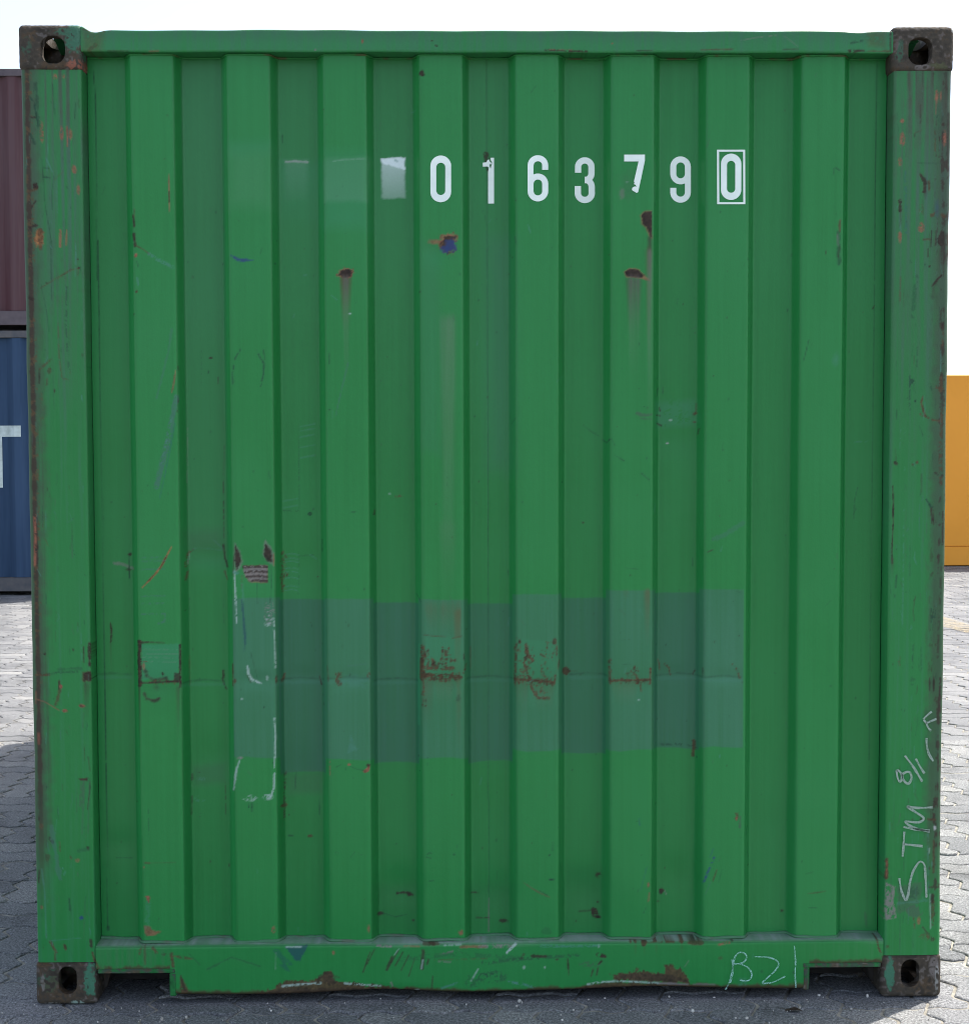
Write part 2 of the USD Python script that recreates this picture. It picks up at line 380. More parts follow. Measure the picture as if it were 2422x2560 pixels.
# end panel: eight ribs
px = [-1.0585]; py = [DI]
for k in range(8):
    c = (k - 3.5) * .2517 + (.0003 if k < 4 else .0012)
    px += [c - .0565 - .017, c - .0565, c + .0565, c + .0565 + .017]; py += [DI, DO, DO, DI]
px += [1.0620]; py += [DI]
seg = np.r_[0, np.cumsum(np.hypot(np.diff(px), np.diff(py)))]
sd = np.arange(0, seg[-1], .0009)
sx, sy = gaussian_filter1d(np.interp(sd, seg, px), 6.5, mode='nearest'), gaussian_filter1d(np.interp(sd, seg, py), 6.5, mode='nearest')
keep, last = [0], 0
for i in range(1, len(sd)):
    if abs(sx[i] - sx[last]) >= .0027 or sd[i] - sd[last] > .0085: keep.append(i); last = i
keep.append(len(sd) - 1)
sx, sy = sx[keep], sy[keep]
zr = np.linspace(.150, 2.530, 850)
X, Z = np.meshgrid(sx, zr)
Yp = np.tile(sy, (len(zr), 1))
Y = Yp + dent(X, Z)
# pressed-in weld joints of the sheet
for (x, _) in [at(1217, 250, DI)]:
    Y += .0016 * np.exp(-((X - x) / .0022) ** 2)
panelV = np.c_[X.ravel(), Y.ravel(), Z.ravel()]
panel = Skin(panelV, 'oi', 10); SKINS.append(panel)

# posts: rounded hollow section, rows every 3 mm
def post_grid(sgn):
    xo, xi = sgn * 1.2178, sgn * (1.0575 if sgn < 0 else 1.0615)
    pr = [(xi, .062), (xi, .012)]
    for a in np.linspace(0, math.pi / 2, 6)[1:]: pr.append((xi + sgn * .008 * (1 - math.cos(a)) , .012 - .008 * math.sin(a)))
    n = 50
    pr += [(xi + sgn * .008 + (xo - sgn * .013 - xi - sgn * .008) * t, .004) for t in np.linspace(0, 1, n)[1:]]
    for a in np.linspace(0, math.pi / 2, 9)[1:]: pr.append((xo - sgn * .013 + sgn * .013 * math.sin(a), .017 - .013 * math.cos(a)))
    pr += [(xo, .017 + .139 * t) for t in np.linspace(0, 1, 16)[1:]]
    pr = np.array(pr)
    z = np.linspace(.116, 2.476, 800)
    Xg, Zg = np.meshgrid(pr[:, 0], z); Yg = np.tile(pr[:, 1], (len(z), 1))
    edge = sm(.05, .0, np.abs(Xg - xo)) * sm(.2, .0, Yg)
    Yg = Yg + edge * (.0022 * vnoise(Zg, Zg * 0, .13, 41 + (sgn > 0)) + .0010 * vnoise(Zg, Zg * 0, .03, 43 + (sgn > 0)))
    Yg += .0008 * np.sin(7 * Zg + 3 * Xg)
    Xg = Xg - sgn * edge * .0016 * (1 + vnoise(Zg, Zg * 0, .17, 47 + (sgn > 0)))
    Fg = grid_faces(len(z), len(pr))
    if sgn > 0: Fg = Fg[:, ::-1]
    return np.c_[Xg.ravel(), Yg.ravel(), Zg.ravel()], Fg
postV, postF = {}, {}
posts = {}
for sgn in (-1, 1):
    postV[sgn], postF[sgn] = post_grid(sgn)
    wrapped = postV[sgn].copy(); wrapped[:, 0] += sgn * np.maximum(wrapped[:, 1] - .017, 0) * (np.abs(wrapped[:, 0]) > 1.15)   # the paint film goes round the corner
    posts[sgn] = Skin(wrapped, 'f', 60 + 10 * (sgn > 0)); SKINS.append(posts[sgn])

# top rail
def rail_grid(xs, prof_of, wob):
    rows = np.array([prof_of(x) for x in xs])            # (nx, m, 2)
    m = rows.shape[1]
    Xg = np.repeat(xs[:, None], m, 1)
    Vg = np.c_[Xg.ravel(), rows[:, :, 0].ravel(), rows[:, :, 1].ravel()]
    return Vg, grid_faces(len(xs), m)
def top_profile(x):
    w = .0012 * math.sin(9 * x) + .0009 * math.sin(31 * x + 1)
    zt = 2.5785 + w * .6 - .006 * math.exp(-((x + 1.02) / .022) ** 2) + .010 * sm(-1.03, -1.06, x) - .003 * math.exp(-((x - .97) / .03) ** 2)
    zb = 2.5215 + .0006 * math.sin(17 * x)
    y0 = .003 + .0012 * math.sin(6 * x + 1)
    r = .005
    P = [(.075, zb), (y0 + r, zb)] + [(y0 + r - r * math.sin(a), zb + r - r * math.cos(a)) for a in np.linspace(0, math.pi / 2, 4)[1:]]
    P += [(y0, zb + r + (zt - zb - 2 * r) * t) for t in np.linspace(0, 1, 18)[1:]]
    P += [(y0 + r - r * math.cos(a), zt - r + r * math.sin(a)) for a in np.linspace(0, math.pi / 2, 4)[1:]]
    return P + [(.075, zt)]
xs_rail = np.linspace(-1.0582, 1.0618, 760)
topV, topF = rail_grid(xs_rail, top_profile, 0)
top = Skin(topV, 'f', 80); SKINS.append(top)

# bottom rail with its two lifting cut-outs
NL0, NL1, NR0, NR1 = -1.0585, -.8600, .8600, 1.0618
def low_edge(x):
    z = .0235 + .003 * sm(-.7, .2, x) + .004 * math.exp(-((x + .28) / .16) ** 2) - .003 * math.exp(-((x - .02) / .2) ** 2) + .0065 * math.exp(-((x - .42) / .17) ** 2) + .0012 * math.sin(13 * x)
    if x < NL1 or x > NR0: z = .0905
    return z
def bottom_profile(x):
    zt, zb = .1595 + .0008 * math.sin(8 * x), low_edge(x)
    y0 = .003 + .0014 * math.sin(5 * x + 2) + .0008 * math.sin(19 * x)
    r = .009
    inward = .010 * (math.exp(-((x + .30) / .13) ** 2) + math.exp(-((x - .40) / .16) ** 2))
    P = [(.10, zb), (y0 + .006 + inward, zb)]
    for t in np.linspace(0, 1, 46)[1:]:
        z = zb + (zt - r - zb) * t
        P.append((y0 + inward * max(0, 1 - (z - .02) / .035) ** 2 + .006 * max(0, 1 - (z - zb) / .006), z))
    P += [(y0 + r - r * math.cos(a), zt - r + r * math.sin(a)) for a in np.linspace(0, math.pi / 2, 6)[1:]]
    P += [(y0 + r + (.075 - y0 - r) * t, zt + .002 * t) for t in (.3, .6, 1)]
    return P
xs_bot = np.unique(np.r_[np.linspace(-1.0585, 1.0618, 770), NL1 - 1e-4, NL1 + 1e-4, NR0 - 1e-4, NR0 + 1e-4])
botV, botF = rail_grid(xs_bot, bottom_profile, 0)
bot = Skin(botV, 'f', 90); SKINS.append(bot)

# ------------------------------------------------------------------ base coat: fading and grime that run down the sheet
def lerp(s, w, c, rough=None):
    w = np.clip(w, 0, 1)[:, None]
    s.col = s.col * (1 - w) + np.asarray(c) * w
    if rough is not None: s.w = s.w * (1 - w[:, 0]) + rough * w[:, 0]
for s in SKINS:
    s.col = s.col * (1 + .07 * s.ns + .05 * s.nl)[:, None]
    lerp(s, .20 + .34 * s.nl + .12 * s.ns, (.021, .168, .047))
    s.w = s.w + .05 * s.nl + .03 * s.nm
isin = Yp.ravel() > .049
lerp(panel, .12 * sm(1.2, 2.3, panel.z) * (panel.x > -.9) * (panel.x < .2) * isin, (.05, .12, .075))
lerp(panel, .15 * sm(.02, .11, .5 - np.abs(panel.x + .747) * 4.2 - .02) * sm(1.16, 1.2, panel.z) * isin * (np.abs(panel.x + .747) < .085), (.043, .125, .07))
for sgn in (-1, 1):
    s = posts[sgn]
    s.col = s.col * .93
    lerp(s, (.36 + .14 * (sgn > 0) + .55 * s.ns + .35 * s.nl) * sm(1.1, 2.2, s.z), np.array([.042, .088, .050]), .55)
    lerp(s, (.05 + .4 * s.ns) * sm(1.7, 2.5, s.z), (.045, .13, .09), .5)
    lerp(s, sm(.1, .8, s.ns * .35 + s.nl * .7 + s.nm * .5) * .34 * sm(.9, 2.2, s.z), (.050, .046, .030), .7)
    lerp(s, (.0 + .28 * s.ns), COL['e'], .45)
    e = np.abs(np.abs(s.x) - 1.2115)
    lerp(s, sm(.058, .016, e + .012 * s.nm + .010 * s.ns) * (.75 if sgn < 0 else .70) * sm(.18, .5, s.z), (.040, .052, .034), .6)
    lerp(s, sm(-.05, .55, s.ns + .4 * s.nl) * .45 * sm(2.18, 2.46, s.z), COL['b'] * .7, .7)
lerp(posts[-1], sm(.0085, .0035, np.abs(posts[-1].x + 1.1985) + .004 * posts[-1].nm) * sm(.2, .75, posts[-1].z) * .9, COL['k'] * 1.3, .85)
lerp(posts[-1], sm(.2, .55, posts[-1].nm + .5 * posts[-1].nf) * sm(.013, .006, np.abs(posts[-1].x + 1.196)) * sm(.6, 1.2, posts[-1].z) * .8, COL['b'] * 1.2, .85)
lerp(posts[1], sm(.25, .6, posts[1].nm * .8 + posts[1].ns * .7) * sm(.040, .010, np.abs(posts[1].x - 1.200)) * .8, COL['k'] * 1.2, .85)
lerp(top, (.42 + .4 * top.ns + .3 * top.nl) * sm(2.535, 2.575, top.z), (.030, .075, .050), .55)
lerp(top, .35 + .4 * top.ns, (.032, .125, .065), .5)
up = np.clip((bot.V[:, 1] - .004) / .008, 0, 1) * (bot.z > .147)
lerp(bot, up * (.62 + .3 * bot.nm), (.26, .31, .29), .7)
lerp(bot, (.20 + .35 * bot.ns + .35 * bot.nl) * ((bot.x < -.86) | (bot.x > .86)), (.05, .105, .055), .5)
lb = np.array([low_edge(x) for x in xs_bot]).repeat(len(botV) // len(xs_bot))
lerp(bot, sm(.016, .004, bot.z - lb + .008 * bot.nm + .006 * bot.nl) * .9, COL['b'] * .75, .85)

# the blue-grey block that was painted over the old lettering, one band of height per flat
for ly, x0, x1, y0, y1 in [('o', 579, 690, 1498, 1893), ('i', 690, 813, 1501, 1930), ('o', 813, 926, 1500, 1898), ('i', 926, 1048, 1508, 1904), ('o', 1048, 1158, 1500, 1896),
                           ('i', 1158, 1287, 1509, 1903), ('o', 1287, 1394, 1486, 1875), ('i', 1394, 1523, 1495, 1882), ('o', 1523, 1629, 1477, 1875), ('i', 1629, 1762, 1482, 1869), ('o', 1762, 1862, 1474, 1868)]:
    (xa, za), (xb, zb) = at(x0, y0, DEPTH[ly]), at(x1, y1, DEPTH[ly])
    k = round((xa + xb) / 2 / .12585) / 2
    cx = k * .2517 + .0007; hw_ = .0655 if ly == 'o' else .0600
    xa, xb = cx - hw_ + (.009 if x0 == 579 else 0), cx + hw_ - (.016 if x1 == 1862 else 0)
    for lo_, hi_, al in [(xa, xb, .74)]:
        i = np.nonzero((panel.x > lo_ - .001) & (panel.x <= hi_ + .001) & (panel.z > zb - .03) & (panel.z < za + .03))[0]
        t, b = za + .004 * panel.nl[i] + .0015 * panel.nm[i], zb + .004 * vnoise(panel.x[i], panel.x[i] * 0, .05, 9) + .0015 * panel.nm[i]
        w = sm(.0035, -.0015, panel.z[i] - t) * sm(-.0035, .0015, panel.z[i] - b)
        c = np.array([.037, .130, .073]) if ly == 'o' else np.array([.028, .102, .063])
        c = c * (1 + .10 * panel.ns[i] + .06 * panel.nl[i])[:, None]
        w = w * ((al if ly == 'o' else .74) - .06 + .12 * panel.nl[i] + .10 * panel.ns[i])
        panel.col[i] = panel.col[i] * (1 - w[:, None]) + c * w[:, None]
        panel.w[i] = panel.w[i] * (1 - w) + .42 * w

# ------------------------------------------------------------------ marks
S, B_, P_, D_ = stroke, blob, poly, drip
# seams of the sheet
for cr, P in (('A', [(622, 450), (640, 640), (652, 1876)]), ('E', [(655, 0), (690, 1876)]), ('G', [(690, 240), (710, 1876)]), ('K', [(712, 130), (722, 1240)])): S(cr, 'i', P, 4, 'd', .7, edge=.0003, soft=.002)
for cr, P in (('D', [(1262, 370), (1240, 1876)]), ('F', [(1240, 300), (1222, 1876)]), ('J', [(1220, 300), (1205, 1876)]), ('N', [(1203, 150), (1190, 1240)])): S(cr, 'i', P, 4, 'd', .6, edge=.0003, soft=.002)
for cr, P in (('B', [(1650, 370), (1655, 1876)]), ('O', [(1655, 280), (1660, 1876)]), ('H', [(1660, 0), (1662, 1876)]), ('L', [(1664, 380), (1666, 1250)])): S(cr, 'i', P, 4, 'd', .55, edge=.0003, soft=.002)
# broad stains
D_('O', 'o', 1340, 1450, 500, 2600, 's', .26, .012); D_('H', 'o', 1330, 1450, 0, 560, 's', .10, .012)
P_('O', 'i', [(1670, 0), (1800, 0), (1800, 1560), (1670, 1540)], 'e', .17, .06); P_('P', 'i', [(60, 0), (215, 0), (215, 1500), (60, 1500)], 'e', .14, .06)
P_('O', 'o', [(1210, 0), (1340, 0), (1340, 1440), (1210, 1400)], 'e', .16, .03)
# pale smears: traces of removed owner letters and reflections painted into the colour
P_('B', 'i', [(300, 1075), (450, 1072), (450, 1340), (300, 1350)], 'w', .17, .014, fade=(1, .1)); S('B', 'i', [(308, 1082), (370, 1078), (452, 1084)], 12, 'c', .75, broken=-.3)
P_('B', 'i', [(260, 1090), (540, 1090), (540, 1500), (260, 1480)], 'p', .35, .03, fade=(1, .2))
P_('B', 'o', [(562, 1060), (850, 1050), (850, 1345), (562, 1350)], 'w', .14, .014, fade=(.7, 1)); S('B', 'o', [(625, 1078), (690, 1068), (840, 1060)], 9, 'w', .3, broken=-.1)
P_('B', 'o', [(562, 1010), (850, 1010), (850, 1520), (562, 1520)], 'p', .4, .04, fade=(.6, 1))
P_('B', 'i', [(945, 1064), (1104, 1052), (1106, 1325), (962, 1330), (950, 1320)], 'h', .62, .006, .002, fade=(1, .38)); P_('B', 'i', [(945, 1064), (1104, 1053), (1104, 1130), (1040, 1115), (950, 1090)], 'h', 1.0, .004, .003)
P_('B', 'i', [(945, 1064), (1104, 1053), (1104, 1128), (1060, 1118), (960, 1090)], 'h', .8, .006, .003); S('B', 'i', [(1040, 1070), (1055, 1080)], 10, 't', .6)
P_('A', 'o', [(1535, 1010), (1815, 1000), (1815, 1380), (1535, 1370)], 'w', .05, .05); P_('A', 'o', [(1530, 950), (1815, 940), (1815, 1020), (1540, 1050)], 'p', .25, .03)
# wounds on the panel
S('A', 'o', [(1130, 1165), (1133, 1290), (1136, 1415)], 9, 'r', .8, taper=.6); S('A', 'o', [(1131, 1280), (1133, 1350)], 4, 'k', .9)
S('A', 'o', [(889, 1440), (900, 1515)], 13, 'k', .9); S('A', 'o', [(900, 1400), (898, 1450)], 9, 'b', .5)
S('A', 'o', [(895, 1565), (905, 1640)], 18, 'k', .95); S('A', 'o', [(905, 1640), (960, 1670), (1000, 1700)], 7, 'b', .9); S('A', 'o', [(1000, 1700), (1060, 1740), (1160, 1790)], 22, 't', .5, broken=-.05)
B_('A', 'o', (910, 1708), 13, 14, 'r'); S('A', 'o', [(915, 1750), (928, 1790)], 5, 'd', .7)
S('A', 'o', [(1548, 1710), (1600, 1740), (1695, 1744)], 24, 'n', .85, broken=-.15, taper=.5)
S('E', 'o', [(918, 250), (925, 300)], 7, 't', .6); B_('E', 'o', (914, 345), 8, 10, 'b'); B_('E', 'o', (897, 496), 7, 5, 'k')
B_('B', 'o', (1216, 490), 16, 18, 'k', broken=.0); S('B', 'i', [(285, 905), (287, 955)], 6, 'd', .7)
B_('B', 'o', (1395, 1620), 56, 62, 'r', .8, .006); B_('B', 'o', (1310, 1618), 46, 15, 'r', .65, .005); B_('B', 'o', (1398, 1632), 48, 50, 'k', .9, .006); B_('B', 'o', (1412, 1640), 40, 38, 'n', .85, .006); B_('B', 'o', (1370, 1668), 26, 22, 'n', .7, .005)
B_('B', 'o', (710, 1833), 56, 32, 'r', .85, .003); B_('B', 'o', (710, 1833), 47, 25, 'k', 1); D_('O', 'o', 668, 750, 240, 620, 'b', .85); D_('O', 'o', 690, 735, 240, 480, 'k', .5)
B_('O', 'o', (738, 493), 9, 6, 'w', .9)
P_('C', 'o', [(1076, 1440), (1100, 1412), (1152, 1408), (1152, 1598), (1128, 1578), (1112, 1525), (1085, 1500)], 'r', .7, .005); P_('C', 'o', [(1082, 1442), (1103, 1418), (1152, 1412), (1152, 1590), (1132, 1570), (1117, 1520), (1090, 1495)], 'k', 1, .002, .0015)
D_('C', 'o', 1120, 1152, 1580, 1930, 'k', .85, .004); D_('P', 'o', 1105, 1150, 40, 760, 'b', .55); 
P_('P', 'o', [(965, 212), (1000, 184), (1062, 190), (1100, 235), (1140, 270), (1085, 262), (1030, 255), (980, 248)], 'r', .7, .004); P_('P', 'o', [(970, 215), (1002, 190), (1058, 196), (1092, 233), (1090, 252), (1030, 249), (985, 242)], 'k', 1, .002, .0015)
D_('P', 'o', 975, 1085, 240, 640, 'k', .75, .008); S('P', 'o', [(1037, 250), (1038, 520)], 8, 'k', .4, fade=(1, 0)); S('P', 'o', [(1010, 260), (1005, 430)], 8, 'k', .3, fade=(1, 0))
B_('C', 'o', (950, 1295), 18, 36, 's', .45, .006); B_('C', 'o', (985, 1218), 12, 5, 'w', .35)
B_('C', 'o', (985, 1250), 60, 90, 'g', .25, .02); S('C', 'i', [(40, 1030), (45, 1075), (62, 1130)], 34, 'k', .85, broken=-.25)
S('E', 'o', [(1560, 960), (1560, 880), (1578, 785), (1612, 733)], 10, 'd', .8, broken=-.05); S('E', 'o', [(1718, 742), (1770, 830), (1765, 900), (1742, 985)], 17, 'd', .8, broken=.08); S('E', 'o', [(1765, 735), (1775, 800)], 7, 'd', .7, broken=0)
B_('E', 'i', (1412, 790), 14, 8, 'k'); S('E', 'i', [(1462, 920), (1463, 962)], 5, 'k', .8); S('E', 'i', [(1397, 880), (1397, 890)], 4, 'd')
S('E', 'o', [(1192, 845), (1193, 870)], 7, 'k'); S('E', 'o', [(1178, 870), (1165, 960), (1152, 1020)], 8, 'r', .75, taper=.5); S('E', 'o', [(1194, 1060), (1192, 1085)], 6, 'k')
S('E', 'o', [(1180, 1050), (1150, 1220), (1110, 1400), (1050, 1650)], 36, 'e', .7, broken=-.2); S('E', 'o', [(1172, 1230), (1120, 1500), (1070, 1730)], 5, 'n', .35); S('E', 'o', [(1150, 1190), (1120, 1330), (1080, 1500)], 8, 't', .6, broken=.1); S('E', 'o', [(1150, 600), (1130, 740), (1050, 1060)], 14, 'e', .4, broken=0)
S('E', 'i', [(1350, 740), (1350, 980)], 6, 'd', .4, broken=.1); S('E', 'i', [(1500, 1380), (1497, 1876)], 6, 'k', .6, broken=.05); S('G', 'i', [(1497, 0), (1500, 420)], 6, 'k', .6, broken=.05); S('E', 'i', [(1258, 1260), (1255, 1640)], 9, 's', .25, broken=.05)
# left third, middle height
S('G', 'o', [(1148, 450), (1085, 570), (1040, 630), (952, 722)], 12, 'o', .85, taper=.5); S('G', 'o', [(1120, 505), (1075, 590)], 5, 'k', .8); S('G', 'o', [(1040, 625), (970, 700)], 4, 'k', .7)
S('G', 'i', [(765, 558), (830, 565), (895, 592)], 20, 's', .5, broken=0); S('G', 'i', [(862, 490), (868, 655)], 9, 'd', .8, broken=0); B_('G', 'i', (868, 500), 14, 12, 'k', broken=0); B_('G', 'i', (862, 600), 22, 8, 'k', .7, broken=0)
S('G', 'i', [(1290, 462), (1262, 490), (1250, 575)], 20, 'b', .7, broken=.05); S('G', 'i', [(1262, 610), (1252, 665)], 15, 'b', .8, broken=-.1); S('G', 'i', [(1495, 435), (1505, 520), (1525, 580)], 14, 'k', .8, broken=0); S('G', 'i', [(1505, 610), (1525, 665)], 13, 'b', .7, broken=-.05)
S('G', 'i', [(1290, 460), (1360, 455), (1480, 470)], 8, 't', .4, broken=-.1); S('G', 'i', [(1430, 400), (1490, 460)], 6, 't', .5); S('G', 'i', [(1270, 490), (1260, 560)], 5, 'w', .35, broken=0)
P_('G', 'i', [(1240, 340), (1480, 330), (1500, 460), (1260, 470)], 'g', .3, .03)
P_('G', 'o', [(1573, 425), (1608, 485), (1622, 545), (1605, 590), (1578, 615), (1562, 520)], 's', .55, .006); P_('G', 'o', [(1576, 440), (1604, 490), (1614, 545), (1582, 600), (1566, 520)], 'k', .95, .004); P_('G', 'o', [(1775, 405), (1835, 490), (1832, 580), (1800, 560), (1760, 500)], 's', .6, .006); P_('G', 'o', [(1778, 430), (1818, 480), (1825, 555), (1790, 548), (1766, 500)], 'k', .95, .004); S('G', 'o', [(1833, 500), (1830, 575)], 6, 'r', .8)
P_('G', 'o', [(1630, 575), (1795, 572), (1792, 690), (1685, 690), (1640, 655)], 'r', .6, .004); P_('G', 'o', [(1630, 580), (1792, 576), (1788, 684), (1690, 684), (1640, 650)], 's', .85, .003)
for yy, xa in ((585, 1632), (618, 1640), (650, 1650), (678, 1690)): S('G', 'o', [(xa, yy), (1715, yy - 4), (1788, yy)], 19, 'k', .85, broken=-.25)
S('G', 'o', [(1563, 510), (1560, 640)], 8, 'k', .6, broken=0); S('G', 'o', [(1820, 580), (1812, 820)], 5, 'd', .6); S('G', 'o', [(1720, 690), (1725, 830)], 4, 'd', .5); S('G', 'o', [(1622, 640), (1618, 720)], 14, 'b', .5, broken=.1)
S('G', 'o', [(1568, 610), (1575, 750), (1582, 880), (1585, 960)], 13, 'w', .85, broken=-.2, taper=.4); S('G', 'o', [(1562, 620), (1590, 625)], 16, 't', .6, broken=0)
S('G', 'o', [(1833, 925), (1838, 1040), (1845, 1260)], 9, 'w', .8, broken=-.15); B_('G', 'o', (1805, 900), 36, 95, 's', .6, broken=.05); B_('G', 'o', (1790, 940), 36, 60, 'w', .6, broken=.28); S('G', 'o', [(1838, 1600), (1845, 1700), (1842, 1860)], 11, 'w', .8, broken=-.2)
S('K', 'o', [(1840, 90), (1838, 160)], 7, 'w', .75, broken=-.1); S('K', 'o', [(1838, 200), (1836, 290), (1815, 355)], 11, 'w', .85, broken=-.3); B_('K', 'o', (1795, 355), 36, 22, 'w', .75, broken=.1); B_('K', 'o', (1675, 365), 56, 28, 'w', .65, broken=.18); S('K', 'o', [(1612, 92), (1585, 170), (1563, 310)], 15, 'w', .75, broken=0, taper=.3); B_('K', 'o', (1610, 95), 20, 12, 's', .7, broken=0)
S('K', 'o', [(1690, 395), (1690, 455)], 8, 'd', .8, broken=0); S('K', 'o', [(1665, 395), (1668, 425)], 6, 'd', .8)
S('G', 'o', [(1618, 805), (1632, 930), (1642, 1030), (1636, 1160)], 14, 'z', .7, taper=.7); S('G', 'o', [(1622, 700), (1630, 800)], 14, 't', .3)
S('G', 'o', [(1658, 1248), (1662, 1300), (1690, 1345), (1752, 1367)], 16, 'w', .9, broken=-.35, taper=.4); S('G', 'o', [(1650, 1310), (1680, 1360)], 6, 'k', .6); S('G', 'o', [(1680, 1160), (1725, 1340)], 4, 'd', .4)
B_('G', 'o', (1788, 1330), 8, 18, 'w', .6, broken=0); B_('G', 'o', (1846, 1340), 8, 22, 'k', .85); B_('G', 'o', (1620, 1467), 7, 7, 'w', .6)
S('G', 'i', [(740, 955), (748, 1010), (742, 1085)], 15, 'k', .9, taper=.6); D_('G', 'i', 736, 752, 1085, 1350, 'k', .45, .003)
P_('G', 'o', [(948, 1100), (1196, 1100), (1196, 1345), (948, 1345)], 'p', .7, .004)
for yy in (1135, 1165, 1190, 1218): S('G', 'o', [(950, yy), (1190, yy + 3)], 6, 's', .3, broken=.05)
S('G', 'o', [(932, 1082), (936, 1375)], 25, 'k', .95); S('G', 'o', [(925, 1088), (1020, 1088), (1100, 1092)], 15, 'k', .9, fade=(1, .4)); S('G', 'o', [(1205, 1108), (1206, 1390)], 13, 'k', .95); S('G', 'o', [(930, 1362), (1070, 1357), (1206, 1352)], 14, 'k', .95); B_('G', 'o', (1188, 1325), 22, 36, 'k', .85); S('G', 'o', [(958, 1215), (985, 1218)], 7, 'b')
S('G', 'o', [(968, 1275), (985, 1318), (1025, 1343), (1110, 1335)], 24, 'k', .75, .007); B_('G', 'o', (1088, 1300), 8, 11, 'k'); B_('G', 'o', (962, 1250), 9, 26, 'r', .7)
S('G', 'o', [(965, 1430), (985, 1468), (1030, 1482), (1066, 1465)], 19, 'k', .85, .005); B_('G', 'o', (1045, 1395), 16, 22, 'k', .4, .008)
D_('G', 'o', 922, 948, 1375, 1850, 'k', .75, .004); D_('G', 'o', 1175, 1212, 1375, 1800, 'k', .6, .006)
for yy, a in ((520, .3), (545, .3), (600, .35), (780, .25), (830, .3), (900, .4)): S('G', 'o', [(950, yy), (1105, yy - 4)], 12, 'e', a + .2, broken=-.05)
S('G', 'o', [(1105, 900), (1100, 950), (1060, 962)], 14, 'e', .6, broken=-.1); S('G', 'i', [(1272, 1130), (1274, 1370)], 8, 'b', .55, broken=.15); S('G', 'i', [(1272, 790), (1270, 900)], 4, 'd', .5, broken=.1)
S('G', 'i', [(1495, 1280), (1497, 1325)], 15, 'k', .85); S('G', 'i', [(1490, 1330), (1502, 1370), (1518, 1400)], 14, 'k', .8, broken=-.1); S('G', 'o', [(1557, 1240), (1560, 1380)], 10, 'b', .85, broken=0); B_('G', 'o', (1572, 1350), 10, 20, 'b', broken=0); S('G', 'i', [(1500, 790), (1500, 960)], 5, 'd', .5, broken=.1)
D_('H', 'o', 1212, 1300, 1065, 1420, 'b', .45, .008); D_('H', 'o', 1300, 1440, 1065, 1260, 'y', .5, .008); D_('I', 'o', 236, 330, 1085, 1330, 'b', .35, .008); D_('I', 'o', 360, 500, 1095, 1300, 'y', .5, .008); D_('I', 'o', 880, 1060, 1085, 1260, 'y', .45, .008); D_('O', 'o', 690, 735, 240, 1100, 's', .3, .006); D_('P', 'o', 990, 1075, 240, 1000, 's', .3, .008); D_('P', 'o', 1120, 1150, 60, 1300, 's', .4, .005); D_('G', 'o', 950, 1190, 1365, 1600, 'd', .25, .01)
for cr, ly, xa, xb, yy in (('G', 'i', 620, 880, 1300), ('G', 'i', 1240, 1500, 1345), ('H', 'i', 250, 560, 1062), ('H', 'o', 590, 860, 1058), ('H', 'i', 905, 1190, 1065), ('H', 'i', 1520, 1820, 1050), ('I', 'i', 600, 850, 1030), ('I', 'i', 1180, 1480, 1035), ('I', 'o', 1510, 1750, 1050)):
    S(cr, ly, [(xa, yy + 6), ((xa + xb) / 2, yy - 6), (xb, yy + 4)], 12, 'd', .35, .004, broken=.0); S(cr, ly, [(xa, yy + 26), (xb, yy + 22)], 22, 't', .16, .006)
# the old band of weld scars
S('H', 'i', [(288, 212), (280, 330), (285, 480)], 14, 'b', .7, broken=.02); S('H', 'i', [(395, 215), (392, 500)], 5, 'd', .5, broken=.05); S('H', 'i', [(400, 240), (510, 235)], 9, 'd', .5, broken=.05)
for yy in (225, 255, 275, 320, 345, 385, 440, 465): S('H', 'i', [(300, yy + 8), (350, yy), (390, yy + 10)], 7, 't', .45, broken=-.1)
S('H', 'i', [(470, 235), (510, 262)], 7, 't', .45); S('H', 'o', [(20, 560), (20, 700), (38, 830)], 9, 'z', .55); S('H', 'i', [(288, 530), (290, 900)], 4, 'd', .4, broken=.1); S('H', 'i', [(552, 130), (552, 210)], 5, 'd', .6)
B_('H', 'i', (520, 380), 8, 6, 'k'); B_('H', 'o', (240, 1070), 8, 26, 'b', broken=-.1); S('H', 'i', [(300, 1030), (285, 1075)], 15, 'b', .9, broken=-.3); S('H', 'i', [(530, 1045), (548, 1100)], 11, 'k', .9, broken=-.3); S('H', 'o', [(585, 980), (590, 1080)], 5, 'b', .7, broken=0); S('H', 'o', [(670, 1025), (645, 1065), (662, 1105)], 22, 'b', .85, broken=-.05); B_('H', 'o', (602, 1072), 18, 12, 'b', .8, broken=.2); B_('H', 'o', (862, 1045), 11, 26, 'b', .9, broken=-.05)
B_('H', 'o', (770, 1080), 90, 40, 't', .22, .012); S('H', 'o', [(720, 980), (850, 965)], 7, 'e', .5)
D_('H', 'o', 1230, 1482, 552, 780, 'y', .6, .012); D_('H', 'o', 1434, 1482, 600, 1240, 'y', 1.0, .006); S('H', 'o', [(1462, 1060), (1466, 1500)], 26, 'y', .5, .008, fade=(1, .1)); B_('H', 'o', (1462, 1195), 14, 26, 'd', .35)
P_('H', 'o', [(1240, 785), (1480, 785), (1480, 1030), (1240, 1030)], 'p', .3, .006)
